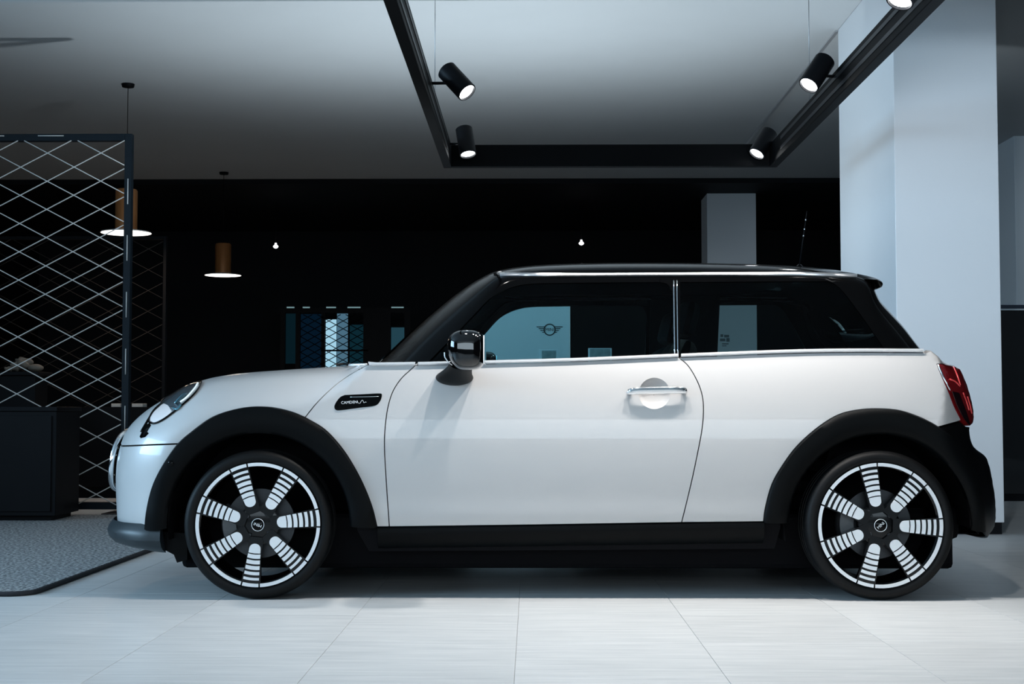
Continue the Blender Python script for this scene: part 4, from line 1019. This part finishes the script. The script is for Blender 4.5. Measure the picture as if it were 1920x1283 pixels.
# ------------------------------------------------------------------ pendant lamps
M_COPPER = mat('copper_shade', (0.42, 0.17, 0.05), 0.45, 0.35, noise=(8, (0.34, 0.13, 0.04)))
M_DIFF = mat('lamp_diffuser', (1, 1, .98), 0.5, emit=(1.0, 0.93, 0.86), strength=3.0, noise=(10, (.97, .97, .95)))


def pendant(px, py, Y, label, dia=.42, sh=.36, srad=.092):
    c = at(px, py, Y); t = thing('pendant_lamp', label, 'pendant lamp', c, 'copper pendant lamps')
    MB().lathe([(srad, .025), (srad, sh), (srad - .01, sh + .012), (.012, sh + .014), (.0001, sh + .014)], c, (0, 0, 1), 36).build('shade', M_COPPER, t, True, c, 40)
    MB().lathe([(.0001, .026), (srad, .026), (dia / 2 - .004, .008), (dia / 2, .002), (dia / 2, -.001)], c, (0, 0, 1), 48).build('dish', mat('white_dish', (.75, .74, .72), .5, noise=(10, (.7, .69, .67))), t, True, c)
    MB().lathe([(.0001, -.0015), (dia / 2 - .004, -.0015)], c, (0, 0, 1), 48).build('diffuser', M_DIFF, t, False, c)
    MB().tube([c + (0, 0, sh + .01), (c[0], c[1], CEIL - .02)], .003, 6).build('cord', M_BLACK, t, True, c)
    MB().lathe([(.0001, CEIL - c[2] - .03), (.05, CEIL - c[2] - .028), (.055, CEIL - c[2] - .001)], c, (0, 0, 1), 20).build('ceiling_rose', M_BLACK, t, True, c)
    l = bpy.data.lights.new('pendant_glow', 'AREA'); l.shape = 'DISK'; l.size = dia * .9; l.energy = 7; l.color = (1, .72, .52); lo = bpy.data.objects.new('pendant_glow', l); COL.objects.link(lo); lo.parent = t; lo.location = (0, 0, -.006)
    return t


pendant(236.5, 437, 12.0, 'larger copper pendant lamp behind the post of the corded screen')
pendant(418, 516.5, 16.5, 'smaller copper pendant lamp right of the corded screen')
for (px, py, lab) in ((517, 463, 'tiny round pendant bulb in the dark left of the car roof'), (1090, 457, 'tiny round pendant bulb in the dark above the car roof')):
    c = at(px, py, 18.5); t = thing('pendant_bulb', lab, 'pendant lamp', c, 'tiny pendant bulbs')
    MB().lathe([(.0001, -.022), (.022, -.014), (.034, 0), (.03, .014), (.014, .026), (.012, .05), (.0001, .052)], c, (0, 0, 1), 20).build('bulb', mat('bulb_glow', (1, 1, 1), .4, emit=(.95, .97, 1), strength=4, noise=(10, (.96, .96, .96))), t, True, c)
    MB().tube([c + (0, 0, .05), (c[0], c[1], CEIL - .001)], .003, 6).build('cord', M_BLACK, t, True, c)

# ------------------------------------------------------------------ sign board with winged emblem, framed cards
bY = 9.3
m_board = mat('white_board', (0.74, 0.78, 0.78), 0.6, noise=(2, (0.72, 0.76, 0.76)))
p, q = at(884, 700, bY), at(1069, 562, bY)
sg = thing('sign_board', 'white sign board with black winged emblem seen through the car windows', 'sign', ((p[0] + q[0]) / 2, bY, 0)); o = sg.location
MB().box(p[0], q[0], bY, bY + .06, .06, q[2], .006).build('board', m_board, sg, origin=o)
MB().box(p[0] - .02, q[0] + .02, bY - .12, bY + .18, 0, .06, .006).build('base', M_BLACK, sg, origin=o)
ec = at(1030.5, 618.5, bY); u1 = bY / F_PX; M_INK = mat('black_print', (0.006, 0.010, 0.012), 0.5, noise=(20, (.008, .012, .014)))
def flat_ring(r0, r1, n=40): return MB().add([(ec[0] + r * math.cos(2 * PI * k / n), bY - .002, ec[2] + r * math.sin(2 * PI * k / n)) for r in (r0, r1) for k in range(n)], [(k, (k + 1) % n, n + (k + 1) % n, n + k) for k in range(n)])
flat_ring(9.2 * u1, 11.4 * u1).build('emblem_ring', M_INK, sg, origin=o)
for s_ in (-1, 1):
    for (y, a, b) in ((5.3, 9.5, 25), (2.0, 11.0, 21), (-1.4, 11.0, 18), (-4.8, 9.8, 14.5)):
        V = [(ec[0] + s_ * x * u1, bY - .002, ec[2] + zz * u1) for x, zz in ((a, y - .8), (b - 1.2, y - .8), (b, y + .8), (a, y + .8))]
        MB().add(V, [(0, 1, 2, 3)]).build('emblem_feather', M_INK, sg, origin=o)
tv, tf = text_mesh('MINI', 8.4 * u1); obj('emblem_lettering', [(ec[0] + v[0], bY - .002, ec[2] + v[1]) for v in tv], tf, M_INK, sg, False, o)


def card(px0, px1, py0, py1, Y, label, border):
    p, q = at(px0, py1, Y), at(px1, py0, Y); c = ((p[0] + q[0]) / 2, Y, p[2]); t = thing('picture_card', label, 'card', c, 'small framed cards'); fw = border * Y / F_PX
    MB().box(p[0], q[0], Y, Y + .012, p[2], q[2], .002).build('card_frame', mat('card_white', (.80, .84, .85), .5, noise=(20, (.76, .8, .81))), t, origin=c)
    MB().box(p[0] + fw, q[0] - fw, Y - .002, Y + .004, p[2], q[2] - fw * .45, .0005).build('print', mat('card_print', (.10, .15, .14), .5, noise=(26, (.50, .56, .54))), t, origin=c)
    MB().box((p[0] + q[0]) / 2 - .03, (p[0] + q[0]) / 2 + .03, Y + .012, Y + .05, 0, p[2] + .02, .003).build('stand', M_BLACK, t, origin=c)
    MB().box((p[0] + q[0]) / 2 - .12, (p[0] + q[0]) / 2 + .12, Y - .05, Y + .11, 0, .012, .003).build('foot', M_BLACK, t, origin=c)
card(1010, 1048, 655, 682, 8.9, 'small white framed card standing in front of the sign board', 6)
card(1103, 1147, 653, 680, 8.9, 'small silver edged card standing right of the sign board', 3)

# ------------------------------------------------------------------ lit window far behind the bonnet
wY = 20.0
win = thing('window_1', 'dim blue glazed window with lattice far behind the bonnet', 'window', (at(640, 700, wY)[0], wY, 0)); win['kind'] = 'structure'; o = win.location
def pane(a, b, c, d, col, st):
    p, q = at(a, d, wY), at(b, c, wY); MB().box(p[0], q[0], wY + .02, wY + .03, p[2], q[2]).build('pane', mat('pane_%d' % (a * 7 + c), (.002, .003, .004), .9, emit=col, strength=st, noise=(2, (.003, .004, .005)), spec=0), win, origin=o)
pane(535, 554, 588, 682, (.02, .10, .15), .10); pane(563, 602, 589, 692, (.01, .06, .14), .12); pane(610, 630.5, 599, 692, (.42, .74, .92), .85); pane(631, 652, 588, 692, (.16, .36, .52), .40); pane(655, 681, 609, 692, (.02, .12, .18), .16); pane(733, 758, 614, 690, (.06, .20, .28), .25)
for (a, b, c, d) in ((525, 770, 578, 587), (525, 535, 587, 700), (554, 563, 587, 700), (602, 610, 587, 700), (681, 733, 587, 700), (758, 770, 587, 700), (602, 690, 656, 659)):
    p, q = at(a, d, wY), at(b, c, wY); MB().box(p[0], q[0], wY - .02, wY + .02, p[2], q[2]).build('frame', M_BLACK, win, origin=o)
for (a, b) in ((538, 552), (568, 581), (612, 630), (652, 676), (734, 757)):
    p, q = at(a, 578, wY), at(b, 575.5, wY); MB().box(p[0], q[0], wY - .02, wY, p[2], q[2]).build('light_slot', mat('slot_glow', (.3, .4, .42), .4, emit=(.35, .6, .65), strength=.35, noise=(5, (.3, .4, .4))), win, origin=o)
p, q = at(563, 690, wY - .05), at(681, 590, wY - .05)
for k in range(-8, 14):
    for s_ in (1, -1):
        sgm = clip_seg((p[0] - 1, p[2] + k * .12 - s_ * 1.2), (q[0] + 1, p[2] + k * .12 + s_ * (q[0] - p[0] + 1) * .55 * 1.0 + s_ * 0), p[0], q[0], p[2], q[2]) if False else clip_seg((p[0], p[2] + k * .11), (p[0] + 3, p[2] + k * .11 + s_ * 1.65), p[0], q[0], p[2], q[2])
        if sgm: MB().tube([(sgm[0][0], wY - .05, sgm[0][1]), (sgm[1][0], wY - .05, sgm[1][1])], .006, 5).build('lattice_wire', M_BLACK, win, True, o)

for ob in list(bpy.data.objects):
    if '_o' in ob: del ob['_o']
